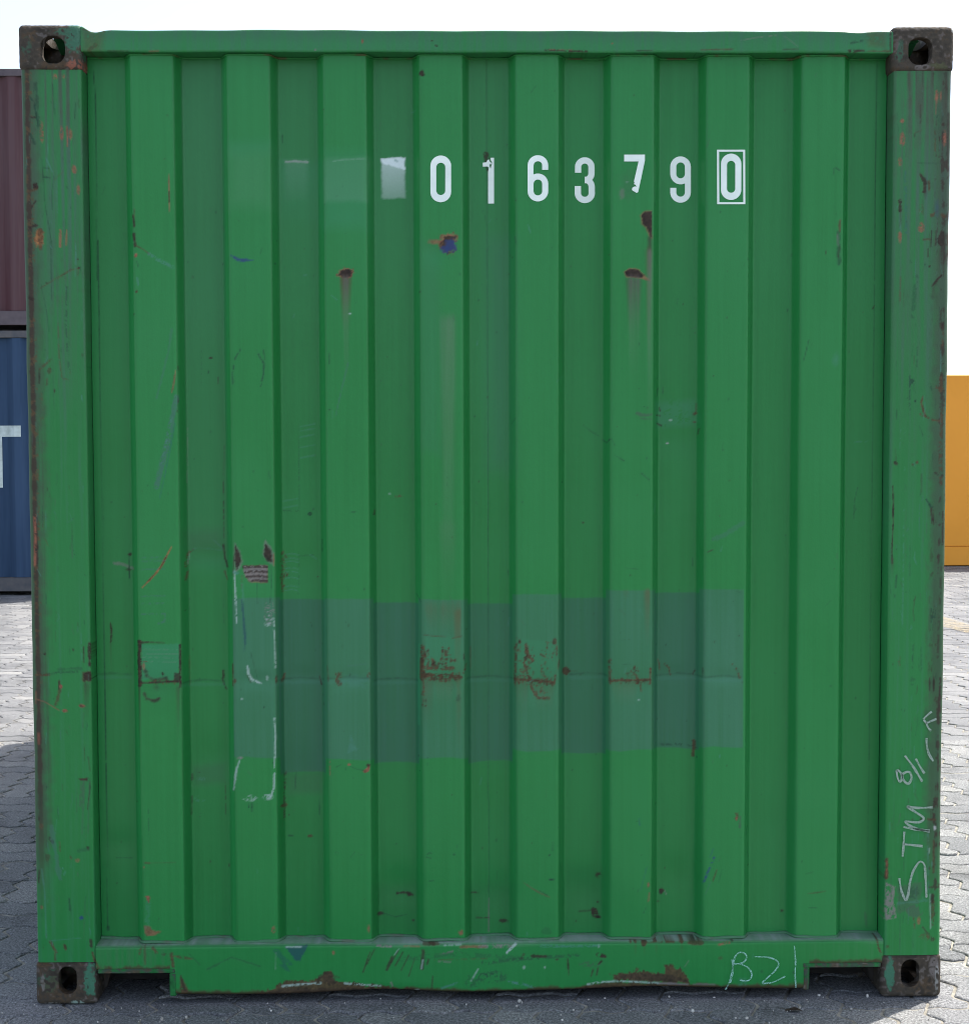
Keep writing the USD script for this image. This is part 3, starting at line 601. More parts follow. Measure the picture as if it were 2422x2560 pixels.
S('H', 'o', [(1232, 770), (1300, 778), (1375, 782)], 6, 'b', .75, broken=.0); S('H', 'o', [(1425, 792), (1485, 780)], 8, 'b', .7, broken=0); S('H', 'o', [(1222, 850), (1215, 1065)], 34, 'b', .95, broken=.02); S('H', 'o', [(1212, 930), (1211, 1070)], 15, 'b', .9); S('H', 'o', [(1215, 1040), (1330, 1045), (1478, 1055)], 26, 'b', .95, broken=-.25); S('H', 'o', [(1225, 985), (1310, 1000), (1425, 990)], 30, 'b', .9, broken=.1); S('H', 'o', [(1285, 930), (1310, 985)], 24, 'b', .9, broken=.02); S('H', 'o', [(1362, 860), (1378, 930)], 24, 'b', .9, broken=.05); S('H', 'o', [(1400, 850), (1385, 940)], 14, 'b', .8, broken=.15)
S('H', 'o', [(1230, 1080), (1228, 1260)], 11, 'b', .75, broken=.1); B_('H', 'o', (1340, 1070), 110, 20, 'b', .7, broken=.25); S('H', 'i', [(1499, 890), (1500, 920)], 8, 'k', .85); S('H', 'i', [(1517, 960), (1498, 1010)], 14, 'b', .9, broken=-.2); S('H', 'i', [(1543, 850), (1545, 990)], 4, 'b', .5, broken=0); S('H', 'o', [(1200, 840), (1195, 1380)], 14, 'p', .6)
S('I', 'o', [(250, 790), (252, 840)], 10, 'b', .8, broken=.05); P_('I', 'o', [(245, 800), (505, 810), (505, 1060), (245, 1060)], 'p', .3, .005); S('I', 'o', [(240, 895), (234, 1095)], 13, 'b', .9, broken=-.05); S('I', 'o', [(234, 1068), (340, 1076), (500, 1088)], 19, 'b', .95, broken=-.35); S('I', 'o', [(514, 848), (512, 905)], 12, 'b', .9, broken=-.2); S('I', 'o', [(502, 1040), (500, 1092)], 14, 'b', .95); S('I', 'o', [(530, 940), (524, 1000)], 8, 'b', .8, broken=0); S('I', 'o', [(305, 840), (318, 905), (352, 942)], 24, 'b', .9, broken=0); S('I', 'o', [(288, 940), (308, 1000), (332, 1070), (352, 1145), (385, 1192), (458, 1196)], 21, 'b', .9, broken=-.12); S('I', 'o', [(408, 900), (440, 920)], 14, 'b', .8, broken=0); S('I', 'o', [(408, 945), (415, 1040)], 11, 'b', .7, broken=.1); B_('I', 'o', (285, 1030), 30, 45, 'b', .8, broken=.2); B_('I', 'o', (430, 1060), 30, 22, 'b', .8, broken=.1); B_('I', 'o', (465, 840), 25, 40, 'b', .6, broken=.25); B_('I', 'o', (400, 1130), 30, 30, 'b', .6, broken=.2); B_('I', 'o', (500, 815), 14, 18, 'b', .8, broken=0)
B_('I', 'i', (570, 1010), 24, 26, 'b', .9, broken=0); S('I', 'i', [(580, 1012), (680, 1014)], 6, 'b', .5, fade=(1, 0))
S('I', 'o', [(866, 985), (872, 1095)], 16, 'b', .85, broken=.05); S('I', 'o', [(870, 1080), (1000, 1076), (1140, 1072)], 17, 'b', .9, broken=0); S('I', 'o', [(1142, 995), (1140, 1098)], 15, 'b', .95, broken=-.4); S('I', 'o', [(1010, 998), (1048, 1050), (1074, 1105), (1080, 1150)], 13, 'b', .85, broken=-.1); S('I', 'o', [(1000, 1025), (985, 1080)], 10, 'b', .7, broken=.1); S('I', 'o', [(930, 968), (1010, 965)], 6, 'd', .5, broken=.1); S('I', 'o', [(930, 805), (1010, 800)], 5, 'd', .4, broken=.1)
D_('I', 'o', 1098, 1140, 462, 860, 'y', .95, .006); D_('I', 'o', 960, 990, 468, 540, 'y', .5, .006); B_('I', 'o', (1062, 1206), 6, 5, 'w', .5)
S('I', 'i', [(1188, 932), (1200, 960), (1203, 1005)], 13, 'b', .85, broken=-.1); S('I', 'i', [(1235, 962), (1265, 990), (1275, 1038)], 12, 'b', .9, broken=-.1); S('I', 'i', [(1440, 1005), (1425, 1030)], 9, 'k', .8); S('I', 'o', [(1495, 995), (1497, 1040)], 5, 'k', .7); S('I', 'o', [(1690, 968), (1725, 1010), (1738, 1060)], 13, 'b', .9, broken=-.1)
S('I', 'i', [(1430, 1478), (1430, 1520), (1423, 1578)], 19, 'b', .85, broken=.0); S('I', 'i', [(1190, 1505), (1300, 1502), (1412, 1512)], 18, 'd', .6, broken=.05); S('I', 'o', [(1522, 216), (1562, 198)], 7, 'k', .8, taper=.5); B_('I', 'i', (690, 18), 9, 7, 'k'); S('I', 'i', [(1424, 255), (1423, 310)], 4, 'd', .6); S('I', 'o', [(1560, 130), (1640, 100), (1760, 20)], 30, 'e', .35, broken=0); S('I', 'o', [(970, 320), (1060, 330)], 6, 'd', .35)
S('P', 'i', [(690, 1238), (740, 1280), (795, 1312)], 6, 'd', .5); S('P', 'i', [(820, 1335), (842, 1358), (862, 1335)], 10, 'd', .7); S('P', 'o', [(880, 1330), (905, 1380)], 5, 'd', .4); S('P', 'o', [(903, 1440), (965, 1478)], 8, 'd', .6); S('P', 'o', [(1085, 1565), (1132, 1605)], 8, 'd', .6); S('P', 'o', [(1050, 1160), (1095, 1175), (1150, 1170)], 16, 'g', .7); S('P', 'o', [(1080, 1195), (1150, 1200)], 12, 'g', .5); S('P', 'i', [(1190, 908), (1185, 930)], 6, 'd'); S('P', 'i', [(1190, 990), (1180, 1050)], 5, 'd', .7); S('P', 'i', [(1228, 985), (1222, 1025)], 7, 'd', .6)
P_('P', 'i', [(1170, 1090), (1440, 1070), (1460, 1240), (1180, 1260)], 't', .22, .02, broken=-.2); S('P', 'i', [(1200, 1125), (1205, 1145)], 8, 'k'); S('P', 'i', [(1175, 1172), (1205, 1178)], 8, 'k', .8); S('P', 'i', [(1185, 1230), (1212, 1242)], 10, 'k', .9); B_('P', 'i', (1275, 1208), 12, 8, 'w', .6, broken=0); S('P', 'i', [(1447, 1095), (1445, 1165)], 6, 'b', .8); B_('P', 'i', (1438, 1162), 14, 12, 'b', .8, broken=0); B_('P', 'i', (1436, 1218), 12, 7, 'b', .8); S('P', 'i', [(1462, 1265), (1455, 1300)], 6, 'k', .8); B_('P', 'i', (1255, 1362), 8, 5, 'c', .9); B_('P', 'i', (1357, 430), 6, 4, 'k')
S('O', 'i', [(905, 1808), (900, 1840)], 9, 'k', .9); B_('O', 'i', (1060, 1716), 30, 11, 'b', .7, broken=.1); B_('O', 'i', (1003, 1700), 7, 4, 'w', .6); S('O', 'o', [(725, 820), (690, 960), (640, 1180)], 6, 'e', .6); S('O', 'i', [(398, 1235), (395, 1820)], 5, 'd', .5, broken=.05)
for yy in (1240, 1270, 1310, 1380, 1450, 1740, 1785): S('O', 'i', [(290 if yy > 1700 else 405, yy + 10), (385 if yy > 1700 else 500, yy - 8)], 8, 't', .3, broken=0)
S('O', 'i', [(285, 1812), (390, 1815)], 9, 'd', .6, broken=.05); B_('O', 'i', (465, 1835), 12, 12, 'd', .7, broken=0); B_('O', 'o', (757, 1822), 14, 6, 'd', .5); S('O', 'o', [(598, 760), (597, 830)], 5, 'd', .5, broken=0); B_('O', 'o', (600, 1135), 6, 5, 'd', .7); B_('O', 'o', (1312, 1768), 4, 5, 'k')
# lower third
B_('L', 'o', (730, 140), 14, 9, 'r', .85); S('L', 'o', [(740, 150), (790, 172), (830, 178)], 4, 'd', .5); P_('L', 'o', [(822, 188), (850, 160), (862, 138), (870, 150), (864, 186), (838, 194)], 'r', .9, .002, .001); B_('L', 'o', (858, 142), 12, 8, 'k'); S('L', 'o', [(601, 120), (601, 210)], 6, 'r', .75, broken=-.1); S('L', 'o', [(645, 155), (680, 138)], 4, 'd', .5)
for k in range(8): S('H', 'o', [(725 + k * 9, 1560 - k * 4), (745 + k * 5, 1440 + k * 15)], 5, 't', .4, broken=0)
S('L', 'i', [(304, 185), (300, 360), (300, 540)], 17, 'k', .85, broken=.08); B_('L', 'i', (300, 408), 20, 12, 'b', .8, broken=0); S('L', 'i', [(375, 190), (368, 305)], 6, 'd', .7, broken=0); S('L', 'i', [(535, 370), (535, 472)], 6, 'd', .7, broken=0); B_('L', 'i', (328, 478), 6, 6, 'k'); P_('L', 'i', [(310, 200), (560, 190), (550, 330), (330, 340)], 'g', .3, .02)
S('K', 'i', [(1290, 200), (1288, 240)], 14, 'k', .8, broken=-.1); S('K', 'i', [(1288, 350), (1286, 470)], 7, 'k', .7, broken=0); S('K', 'i', [(1510, 260), (1512, 480)], 8, 'k', .6, broken=.05); P_('K', 'i', [(1290, 150), (1510, 130), (1520, 260), (1300, 280)], 'g', .3, .02); B_('K', 'i', (1335, 190), 4, 4, 'k'); B_('K', 'i', (1340, 370), 40, 22, 't', .4, broken=.15); B_('K', 'i', (1350, 235), 40, 14, 't', .35, broken=.15)
S('L', 'i', [(325, 615), (352, 616)], 7, 'd'); B_('L', 'i', (470, 618), 20, 10, 'b', .9, broken=-.1); S('L', 'i', [(1055, 1005), (1110, 1000), (1155, 1015)], 18, 'k', .9, broken=0); B_('L', 'i', (1135, 1012), 20, 16, 'k', .9, broken=-.1); B_('L', 'i', (940, 1135), 20, 14, 'k', .9, broken=-.2); S('L', 'i', [(960, 1135), (1040, 1160), (1115, 1145)], 6, 'd', .6); B_('L', 'i', (1160, 1182), 9, 10, 'k', .8); S('L', 'i', [(1550, 997), (1592, 998)], 12, 'k', .8, broken=-.1); S('L', 'i', [(1580, 1165), (1670, 1168)], 8, 'k', .8, broken=-.1); B_('L', 'i', (1765, 1188), 30, 13, 'k', .85, broken=0); S('L', 'i', [(1666, 1040), (1666, 1260)], 6, 's', .6, broken=0)
for x, y, a, b in ((225, 1245, 14, 24), (862, 1240, 8, 24), (1480, 1265, 15, 17)): B_('L', 'o', (x, y), a, b, 'r', .75, broken=-.15)
S('L', 'o', [(1255, 740), (1268, 728), (1282, 735)], 8, 'd', .6, broken=0); S('L', 'o', [(1250, 760), (1280, 768)], 8, 'd', .5, broken=0); S('L', 'o', [(740, 765), (770, 725)], 6, 'd', .45, broken=.05); B_('L', 'o', (810, 740), 14, 8, 'd', .5, broken=.05); B_('L', 'o', (648, 732), 14, 12, 'd', .4, broken=.1); S('L', 'o', [(1265, 922), (1298, 915)], 6, 'd', .7); B_('L', 'o', (1435, 742), 10, 6, 'd', .6)
P_('L', 'i', [(900, 940), (1190, 940), (1200, 1270), (900, 1270)], 'd', .14, .03); P_('L', 'i', [(1520, 940), (1830, 940), (1830, 1270), (1520, 1270)], 'd', .12, .03); P_('M', 'i', [(560, 820), (830, 830), (830, 1260), (560, 1250)], 'd', .10, .03)
B_('M', 'i', (792, 880), 20, 18, 'k', .85, .005, broken=-.2); B_('M', 'i', (768, 1130), 28, 34, 'k', .95, broken=-.15); S('M', 'i', [(665, 1125), (740, 1122)], 12, 'k', .5, broken=0); B_('M', 'i', (790, 1162), 16, 10, 'k'); B_('M', 'i', (787, 1062), 9, 8, 'k', .8); B_('M', 'i', (645, 1190), 4, 8, 'k'); B_('M', 'i', (1215, 985), 22, 24, 'k', .95); S('M', 'i', [(1235, 985), (1248, 1010)], 7, 's', .7); B_('M', 'i', (1190, 1055), 11, 5, 'k', .8)
S('M', 'o', [(293, 932), (350, 972), (400, 1000), (468, 1030)], 11, 'y', .8, taper=.6); S('M', 'o', [(400, 985), (450, 1015)], 7, 'd', .6); B_('M', 'o', (480, 910), 20, 8, 'd', .85, broken=-.1); B_('M', 'o', (466, 747), 8, 7, 'd', .8); S('M', 'o', [(487, 660), (486, 716)], 4, 'd', .8); B_('M', 'o', (1717, 487), 12, 30, 'b', .9, broken=-.15); S('M', 'o', [(1742, 490), (1740, 560)], 10, 'g', .8); B_('M', 'o', (1718, 500), 7, 14, 'r', .8)
S('M', 'o', [(1500, 928), (1530, 850), (1568, 765)], 17, 'n', .8, broken=.02); S('M', 'o', [(1540, 760), (1562, 705)], 7, 'n', .4, broken=0); S('M', 'o', [(1558, 925), (1588, 842)], 8, 'b', .7, taper=.4); S('M', 'o', [(1600, 925), (1622, 845)], 5, 'd', .4); S('M', 'o', [(1510, 1010), (1545, 930)], 6, 'e', .5); B_('M', 'o', (1125, 945), 8, 14, 'r', .75); S('M', 'o', [(1132, 1000), (1128, 1055)], 8, 'r', .75); S('M', 'o', [(1115, 830), (1075, 980)], 5, 'n', .3); S('M', 'o', [(1062, 495), (1070, 545)], 6, 'n', .35); S('M', 'o', [(1110, 1100), (1095, 1135)], 9, 'd', .5, broken=-.1); B_('M', 'o', (440, 1255), 30, 25, 'd', .25, broken=0)
S('N', 'o', [(800, 1006), (860, 998), (912, 990)], 7, 'b', .6); S('N', 'o', [(785, 873), (830, 862)], 5, 'd', .4); S('N', 'o', [(805, 1100), (858, 1100)], 6, 'd', .5); B_('N', 'i', (620, 1118), 16, 9, 'k', .8, broken=-.1); S('N', 'i', [(1180, 1130), (1185, 1210)], 14, 'g', .5, broken=0); B_('N', 'i', (1140, 1245), 30, 14, 's', .0)
S('D', 'o', [(1013, 1472), (1011, 1545)], 17, 'b', .95, broken=-.4); S('D', 'o', [(1000, 1555), (1005, 1640), (1005, 1760)], 26, 'd', .55, broken=0); S('D', 'o', [(995, 1560), (1000, 1640)], 14, 's', .4, broken=.1); S('D', 'o', [(1010, 1650), (1003, 1720)], 8, 'k', .8, broken=-.1); B_('D', 'o', (918, 1690), 5, 14, 'k', .8); S('D', 'o', [(985, 1120), (1012, 1140)], 6, 'd', .7); S('D', 'o', [(972, 1125), (970, 1165)], 4, 'd', .6); S('F', 'o', [(803, 665), (785, 740), (768, 805)], 4, 'd', .7); S('F', 'i', [(1240, 440), (1228, 460)], 9, 'k', .8); B_('F', 'o', (985, 800), 20, 36, 't', .3, .01); S('F', 'i', [(1070, 1355), (1190, 1348)], 10, 't', .4, broken=.1); S('F', 'i', [(1130, 1660), (1108, 1750), (1105, 1870)], 6, 'd', .6, broken=-.1)
S('K', 'o', [(970, 798), (1000, 800)], 12, 'b', .7, broken=-.2); S('K', 'o', [(1000, 800), (1180, 796)], 4, 'b', .35); B_('K', 'o', (965, 828), 8, 10, 'r', .5); P_('K', 'o', [(972, 1020), (1002, 1020), (1000, 1070), (985, 1050)], 'r', .9, .002, .002); P_('K', 'o', [(965, 1225), (1000, 1225), (1040, 1262), (1075, 1258), (1030, 1290), (985, 1290), (968, 1268)], 'r', .7, .003, .003); B_('K', 'o', (1000, 1255), 26, 26, 'b', .6, broken=.1); S('K', 'o', [(995, 440), (996, 600)], 5, 'd', .5, broken=-.1); S('K', 'o', [(990, 1070), (985, 1230)], 36, 't', .22, broken=-.1); S('K', 'i', [(780, 765), (890, 765)], 7, 'd', .4); B_('K', 'i', (725, 1245), 14, 18, 'd', .6, broken=0)
# left post
for x, y, a, b in ((280, 890, 12, 70), (412, 895, 13, 45), (472, 905, 12, 34), (370, 508, 14, 18), (424, 508, 9, 15), (525, 1268, 11, 32), (498, 1135, 16, 34)): B_('A', 'f', (x, y), a, b, 'r', .7, broken=-.25)
S('A', 'f', [(447, 845), (452, 910), (450, 978)], 10, 'r', .85, taper=.4); B_('A', 'f', (262, 1600), 32, 58, 'o', .85, .004); S('A', 'f', [(270, 1545), (268, 1665)], 30, 'b', .6, broken=0); S('A', 'f', [(405, 1540), (402, 1650)], 20, 'r', .75, broken=-.05); S('A', 'f', [(447, 1540), (443, 1640)], 10, 'r', .8, taper=.3)
P_('A', 'f', [(222, 1230), (245, 1225), (258, 1250), (240, 1275), (222, 1255)], 'k', 1, .002); S('A', 'f', [(200, 1280), (245, 1265)], 14, 'b', .8); S('A', 'f', [(238, 1345), (215, 1385)], 13, 'k', .9); S('A', 'f', [(195, 1520), (242, 1508)], 22, 'k', .9); S('A', 'f', [(195, 780), (240, 785)], 14, 'k', .8, taper=.4); S('A', 'f', [(195, 640), (230, 690), (245, 800)], 12, 'd', .8, broken=-.1); S('A', 'f', [(230, 700), (255, 850)], 8, 'd', .7); S('A', 'f', [(240, 560), (255, 840)], 20, 'd', .5, broken=0); S('A', 'f', [(205, 900), (235, 960)], 16, 'd', .6, broken=0)
S('A', 'f', [(350, 560), (365, 760)], 7, 'd', .5); S('A', 'f', [(505, 690), (500, 790)], 6, 'd', .6); S('A', 'f', [(360, 1180), (350, 1280), (348, 1400)], 6, 'd', .6, broken=-.1); S('A', 'f', [(280, 1060), (300, 1350), (340, 1600), (345, 1870)], 5, 'd', .55); S('A', 'f', [(295, 1120), (325, 1125)], 9, 'd', .7); S('A', 'f', [(295, 1185), (335, 1188)], 9, 'd', .7); S('A', 'f', [(310, 1060), (350, 1150)], 7, 't', .5); S('A', 'f', [(365, 1200), (420, 1150)], 10, 'b', .3, broken=0); S('A', 'f', [(385, 1870), (475, 1800)], 7, 'b', .6)
B_('E', 'f', (527, 186), 9, 8, 'k'); S('E', 'f', [(525, 188), (480, 200), (400, 240), (270, 322)], 8, 'b', .65); S('E', 'f', [(524, 190), (522, 235)], 5, 'b', .6); S('E', 'f', [(265, 865), (340, 800)], 13, 'b', .7, broken=-.15); B_('E', 'f', (330, 875), 12, 18, 'b', .6, broken=0); S('E', 'f', [(263, 870), (262, 960)], 7, 'k', .8); S('E', 'f', [(448, 300), (442, 600), (462, 880)], 16, 'd', .5, broken=-.05); S('E', 'f', [(390, 560), (395, 780), (415, 930), (465, 930), (465, 880)], 10, 'b', .5, broken=-.1); B_('E', 'f', (364, 1010), 6, 12, 'k'); S('E', 'f', [(315, 930), (312, 970)], 9, 'b', .6, broken=0); B_('E', 'f', (275, 1060), 14, 40, 'b', .45, broken=.05); B_('E', 'f', (280, 1180), 16, 60, 'b', .4, broken=.1); B_('E', 'f', (552, 770), 4, 10, 'k'); S('E', 'f', [(275, 300), (310, 470), (330, 620)], 5, 'd', .5, broken=-.1); S('E', 'f', [(345, 0), (345, 400)], 5, 'd', .5); S('E', 'f', [(198, 388), (222, 395)], 16, 'k', .9); B_('E', 'f', (520, 128), 6, 6, 'k'); B_('E', 'f', (310, 287), 5, 5, 'k')
S('G', 'f', [(234, 240), (238, 400), (233, 570)], 22, 'r', .75, broken=-.1); S('G', 'f', [(245, 250), (250, 560)], 10, 'k', .7, broken=0); S('G', 'f', [(290, 280), (285, 320)], 8, 'b', .5); S('G', 'f', [(305, 400), (320, 440)], 10, 'b', .5); S('G', 'f', [(480, 400), (485, 520)], 7, 'g', .6)
S('G', 'f', [(598, 1095), (598, 1240)], 18, 'k', .95, broken=-.3); S('G', 'f', [(560, 1120), (560, 1222)], 7, 'k', .85); P_('G', 'f', [(552, 1292), (605, 1278), (607, 1352), (552, 1350)], 'b', .8, .003); P_('G', 'f', [(562, 1295), (606, 1285), (607, 1348), (565, 1345)], 'k', .9, .003, .003); D_('G', 'f', 556, 606, 1350, 1640, 'k', .8, .005); S('G', 'f', [(555, 1283), (400, 1290), (250, 1312)], 16, 'd', .6, broken=-.1); S('G', 'f', [(240, 1308), (330, 1306)], 20, 'b', .8, broken=-.1); S('G', 'f', [(390, 1270), (540, 1262)], 18, 'd', .35, broken=0)
S('G', 'f', [(398, 1350), (402, 1400), (385, 1470), (372, 1510)], 24, 'b', .7, broken=-.2, taper=.3); S('G', 'f', [(394, 1345), (394, 1400)], 12, 'k', .8); B_('G', 'f', (407, 1385), 12, 16, 'r', .9); B_('G', 'f', (430, 1547), 18, 11, 'r', .85); B_('G', 'f', (548, 1515), 20, 10, 'r', .85); B_('G', 'f', (545, 1518), 12, 6, 'k', .7); S('G', 'f', [(243, 1470), (300, 1488), (395, 1545)], 5, 'r', .7); S('G', 'f', [(240, 1420), (238, 1500)], 10, 'r', .5, broken=0); S('G', 'f', [(560, 1560), (555, 1660)], 6, 'g', .6); B_('G', 'f', (300, 1168), 7, 9, 'k'); B_('G', 'f', (490, 1140), 5, 6, 'k'); S('G', 'f', [(258, 1700), (260, 1770)], 16, 'r', .5, broken=0)
P_('K', 'f', [(520, 238), (590, 226), (584, 252), (545, 248)], 'k', 1, .002, .001); S('K', 'f', [(540, 240), (575, 238)], 8, 'b', .7); S('K', 'f', [(600, 235), (602, 290), (585, 440)], 9, 'k', .85, taper=.4); S('K', 'f', [(590, 90), (602, 180)], 6, 'k', .7); S('K', 'f', [(555, 260), (545, 430)], 40, 'g', .5, broken=-.1); B_('K', 'f', (275, 550), 20, 34, 'b', .6, broken=.05); B_('K', 'f', (262, 505), 8, 12, 'k', .8); S('K', 'f', [(335, 635), (355, 662)], 17, 'k', .85, broken=-.3); B_('K', 'f', (588, 703), 10, 14, 'k', .85); S('K', 'f', [(530, 720), (590, 705)], 34, 'd', .35, broken=-.1); B_('K', 'f', (520, 782), 18, 14, 'r', .45, broken=-.1); B_('K', 'f', (475, 765), 8, 12, 'b', .5); S('K', 'f', [(400, 660), (402, 720)], 14, 'b', .5, broken=0); B_('K', 'f', (320, 760), 14, 26, 'b', .4, broken=0); S('K', 'f', [(345, 560), (400, 900)], 30, 'e', .5, broken=0); B_('K', 'f', (545, 1167), 12, 13, 'n', .8, broken=-.3); S('K', 'f', [(465, 1040), (468, 1115)], 12, 'd', .6, broken=0); S('K', 'f', [(335, 1325), (362, 1370), (378, 1400)], 24, 'b', .85, broken=-.3, taper=.4); S('K', 'f', [(368, 1390), (370, 1450)], 10, 'b', .7); S('K', 'f', [(432, 1352), (440, 1378)], 13, 'b', .85); S('K', 'f', [(330, 1322), (540, 1302)], 4, 't', .35); B_('K', 'f', (280, 1095), 8, 12, 'r', .6); S('K', 'f', [(280, 840), (300, 1000), (310, 1300)], 8, 't', .4, broken=0); S('K', 'f', [(262, 850), (258, 930)], 9, 'k', .8)
for x in (560, 600): S('K', 'f', [(x, 250), (x - 10, 600)], 10, 'g', .35, broken=0)
# right post
for x, y, a, b in ((1660, 640, 13, 48), (1712, 925, 15, 46), (1430, 808, 14, 14), (1430, 930, 18, 42), (1414, 1082, 13, 30), (1558, 1525, 20, 32), (1414, 1585, 14, 42), (1688, 640, 6, 30)): B_('D', 'f', (x, y), a, b, 'r', .75, broken=-.2)
B_('D', 'f', (1700, 920), 8, 30, 'k', .7); S('D', 'f', [(1650, 870), (1650, 1010)], 9, 'b', .85, broken=-.1); S('D', 'f', [(1658, 680), (1655, 760)], 5, 'r', .5); S('D', 'f', [(1680, 870), (1678, 1010)], 8, 'k', .85, broken=-.1); S('D', 'f', [(1552, 1168), (1582, 1215), (1580, 1280)], 24, 'k', .9); S('D', 'f', [(1608, 1212), (1610, 1275)], 12, 'b', .9); D_('D', 'f', 1570, 1592, 1280, 1350, 'k', .6, .004); S('D', 'f', [(1414, 1345), (1416, 1410)], 24, 'k', .9, broken=-.4); S('D', 'f', [(1414, 1410), (1412, 1510)], 11, 'k', .6, broken=0); S('D', 'f', [(1625, 1440), (1660, 1425), (1712, 1448)], 28, 'b', .8, broken=-.05); B_('D', 'f', (1660, 1390), 12, 40, 'n', .3, .008); B_('D', 'f', (1694, 1600), 22, 62, 'k', .9); D_('D', 'f', 1670, 1720, 1660, 1900, 'k', .7, .006); S('D', 'f', [(1656, 1545), (1652, 1640)], 8, 'k', .85); S('D', 'f', [(1625, 1545), (1620, 1650)], 6, 'k', .8); S('D', 'f', [(1570, 1603), (1612, 1602)], 10, 'b', .8); S('D', 'f', [(1553, 700), (1552, 820)], 8, 'k', .8, broken=-.1); S('D', 'f', [(1510, 890), (1560, 870)], 5, 'b', .5); B_('D', 'f', (1512, 905), 4, 12, 'k', .8); B_('D', 'f', (1555, 1410), 18, 42, 'b', .4, broken=.05); S('D', 'f', [(1740, 760), (1735, 1090)], 14, 'k', .6, broken=0); S('D', 'f', [(1600, 1680), (1602, 1720)], 5, 'k', .8); S('D', 'f', [(1450, 1150), (1455, 1560)], 20, 'n', .2, broken=-.1); S('D', 'f', [(1530, 1090), (1720, 1095)], 4, 'd', .4)
S('D', 'f', [(1568, 450), (1565, 700)], 9, 'k', .5, fade=(1, 0)); S('D', 'f', [(1640, 490), (1630, 580)], 16, 'k', .5, fade=(1, 0)); S('D', 'f', [(1470, 490), (1468, 640)], 14, 'k', .4, fade=(1, 0)); S('D', 'f', [(1720, 490), (1725, 640)], 18, 'k', .5, fade=(1, 0.2))
S('F', 'f', [(1695, 232), (1660, 270), (1628, 310)], 14, 'k', .9, taper=.4); S('F', 'f', [(1640, 300), (1635, 380)], 26, 'k', .35, .008); B_('F', 'f', (1700, 575), 13, 26, 'k'); S('F', 'f', [(1705, 600), (1700, 705)], 15, 'b', .7, broken=-.1); S('F', 'f', [(1690, 920), (1690, 1010)], 30, 'b', .75, broken=0); S('F', 'f', [(1665, 985), (1700, 995)], 24, 'b', .85, broken=-.1); S('F', 'f', [(1568, 1048), (1558, 1090), (1572, 1140), (1588, 1180)], 19, 'b', .9, broken=-.4, taper=.3); S('F', 'f', [(1550, 1165), (1605, 1192)], 14, 'b', .85, broken=-.1); S('F', 'f', [(1625, 1205), (1692, 1212)], 17, 'b', .85, broken=-.1); S('F', 'f', [(1697, 1140), (1685, 1420), (1690, 1640)], 24, 'b', .75, broken=.02); B_('F', 'f', (1385, 1497), 14, 13, 'k', .85); S('F', 'f', [(1385, 1400), (1388, 1490)], 5, 'k', .5); S('F', 'f', [(1480, 910), (1480, 1080), (1482, 1190)], 12, 'd', .75, broken=.05); B_('F', 'f', (1495, 950), 22, 26, 'd', .8, broken=.1); S('F', 'f', [(1520, 230), (1500, 510)], 36, 'd', .45, broken=.08); S('F', 'f', [(1418, 250), (1412, 410)], 16, 'b', .45, broken=-.05); B_('F', 'f', (1530, 1490), 9, 12, 'b', .8); B_('F', 'f', (1500, 1505), 9, 7, 'b', .6); S('F', 'f', [(1650, 1560), (1700, 1580)], 16, 'k', .8, broken=-.1); S('F', 'f', [(1558, 1570), (1557, 1690)], 4, 'k', .8); S('F', 'f', [(1590, 1740), (1630, 1790)], 14, 'd', .7, broken=0); S('F', 'f', [(1625, 1800), (1630, 1876)], 14, 'k', .8, broken=0); B_('F', 'f', (1612, 175), 6, 6, 'k'); S('F', 'f', [(1600, 60), (1602, 110)], 5, 'k', .8); B_('F', 'f', (1518, 1080), 5, 8, 'd'); S('F', 'f', [(1530, 720), (1525, 860)], 14, 'd', .4, broken=.05); S('F', 'f', [(1610, 960), (1632, 1010)], 16, 'd', .6, broken=.1); S('F', 'f', [(1545, 1250), (1570, 1310)], 8, 'd', .5, broken=0)
S('J', 'f', [(1366, 40), (1370, 150), (1368, 300), (1358, 480), (1362, 560)], 10, 'k', .95, taper=.3); D_('J', 'f', 1352, 1372, 520, 680, 'k', .6, .004); S('J', 'f', [(1703, 215), (1700, 430)], 15, 'k', .9, broken=-.15); S('J', 'f', [(1692, 560), (1680, 800), (1665, 1190)], 17, 'k', .6, broken=.02); S('J', 'f', [(1624, 190), (1628, 290)], 9, 'k', .9); S('J', 'f', [(1638, 200), (1640, 300)], 7, 'k', .8); S('J', 'f', [(1590, 130), (1620, 180)], 12, 'd', .7, broken=0); B_('J', 'f', (1635, 900), 22, 90, 'd', .7, broken=.2); S('J', 'f', [(1612, 1325), (1612, 1415)], 10, 'k', .8, taper=.4); S('J', 'f', [(1641, 1320), (1640, 1415)], 11, 'k', .9, taper=.4); S('J', 'f', [(1684, 1330), (1680, 1560)], 17, 'k', .85, broken=-.1); B_('J', 'f', (1410, 1220), 12, 36, 'b', .6, broken=.05); S('J', 'f', [(1502, 1105), (1496, 1260)], 12, 'd', .6, broken=.1); S('J', 'f', [(1556, 1120), (1556, 1270)], 10, 'd', .6, broken=.12); B_('J', 'f', (1500, 1350), 20, 36, 'd', .4, broken=.1); S('J', 'f', [(1390, 640), (1385, 720)], 10, 'd', .5, broken=0); S('J', 'f', [(1480, 440), (1480, 640)], 8, 'd', .5, broken=.1); S('J', 'f', [(1440, 200), (1430, 1000)], 10, 't', .3, broken=.05); B_('J', 'f', (1365, 1236), 4, 4, 'k')
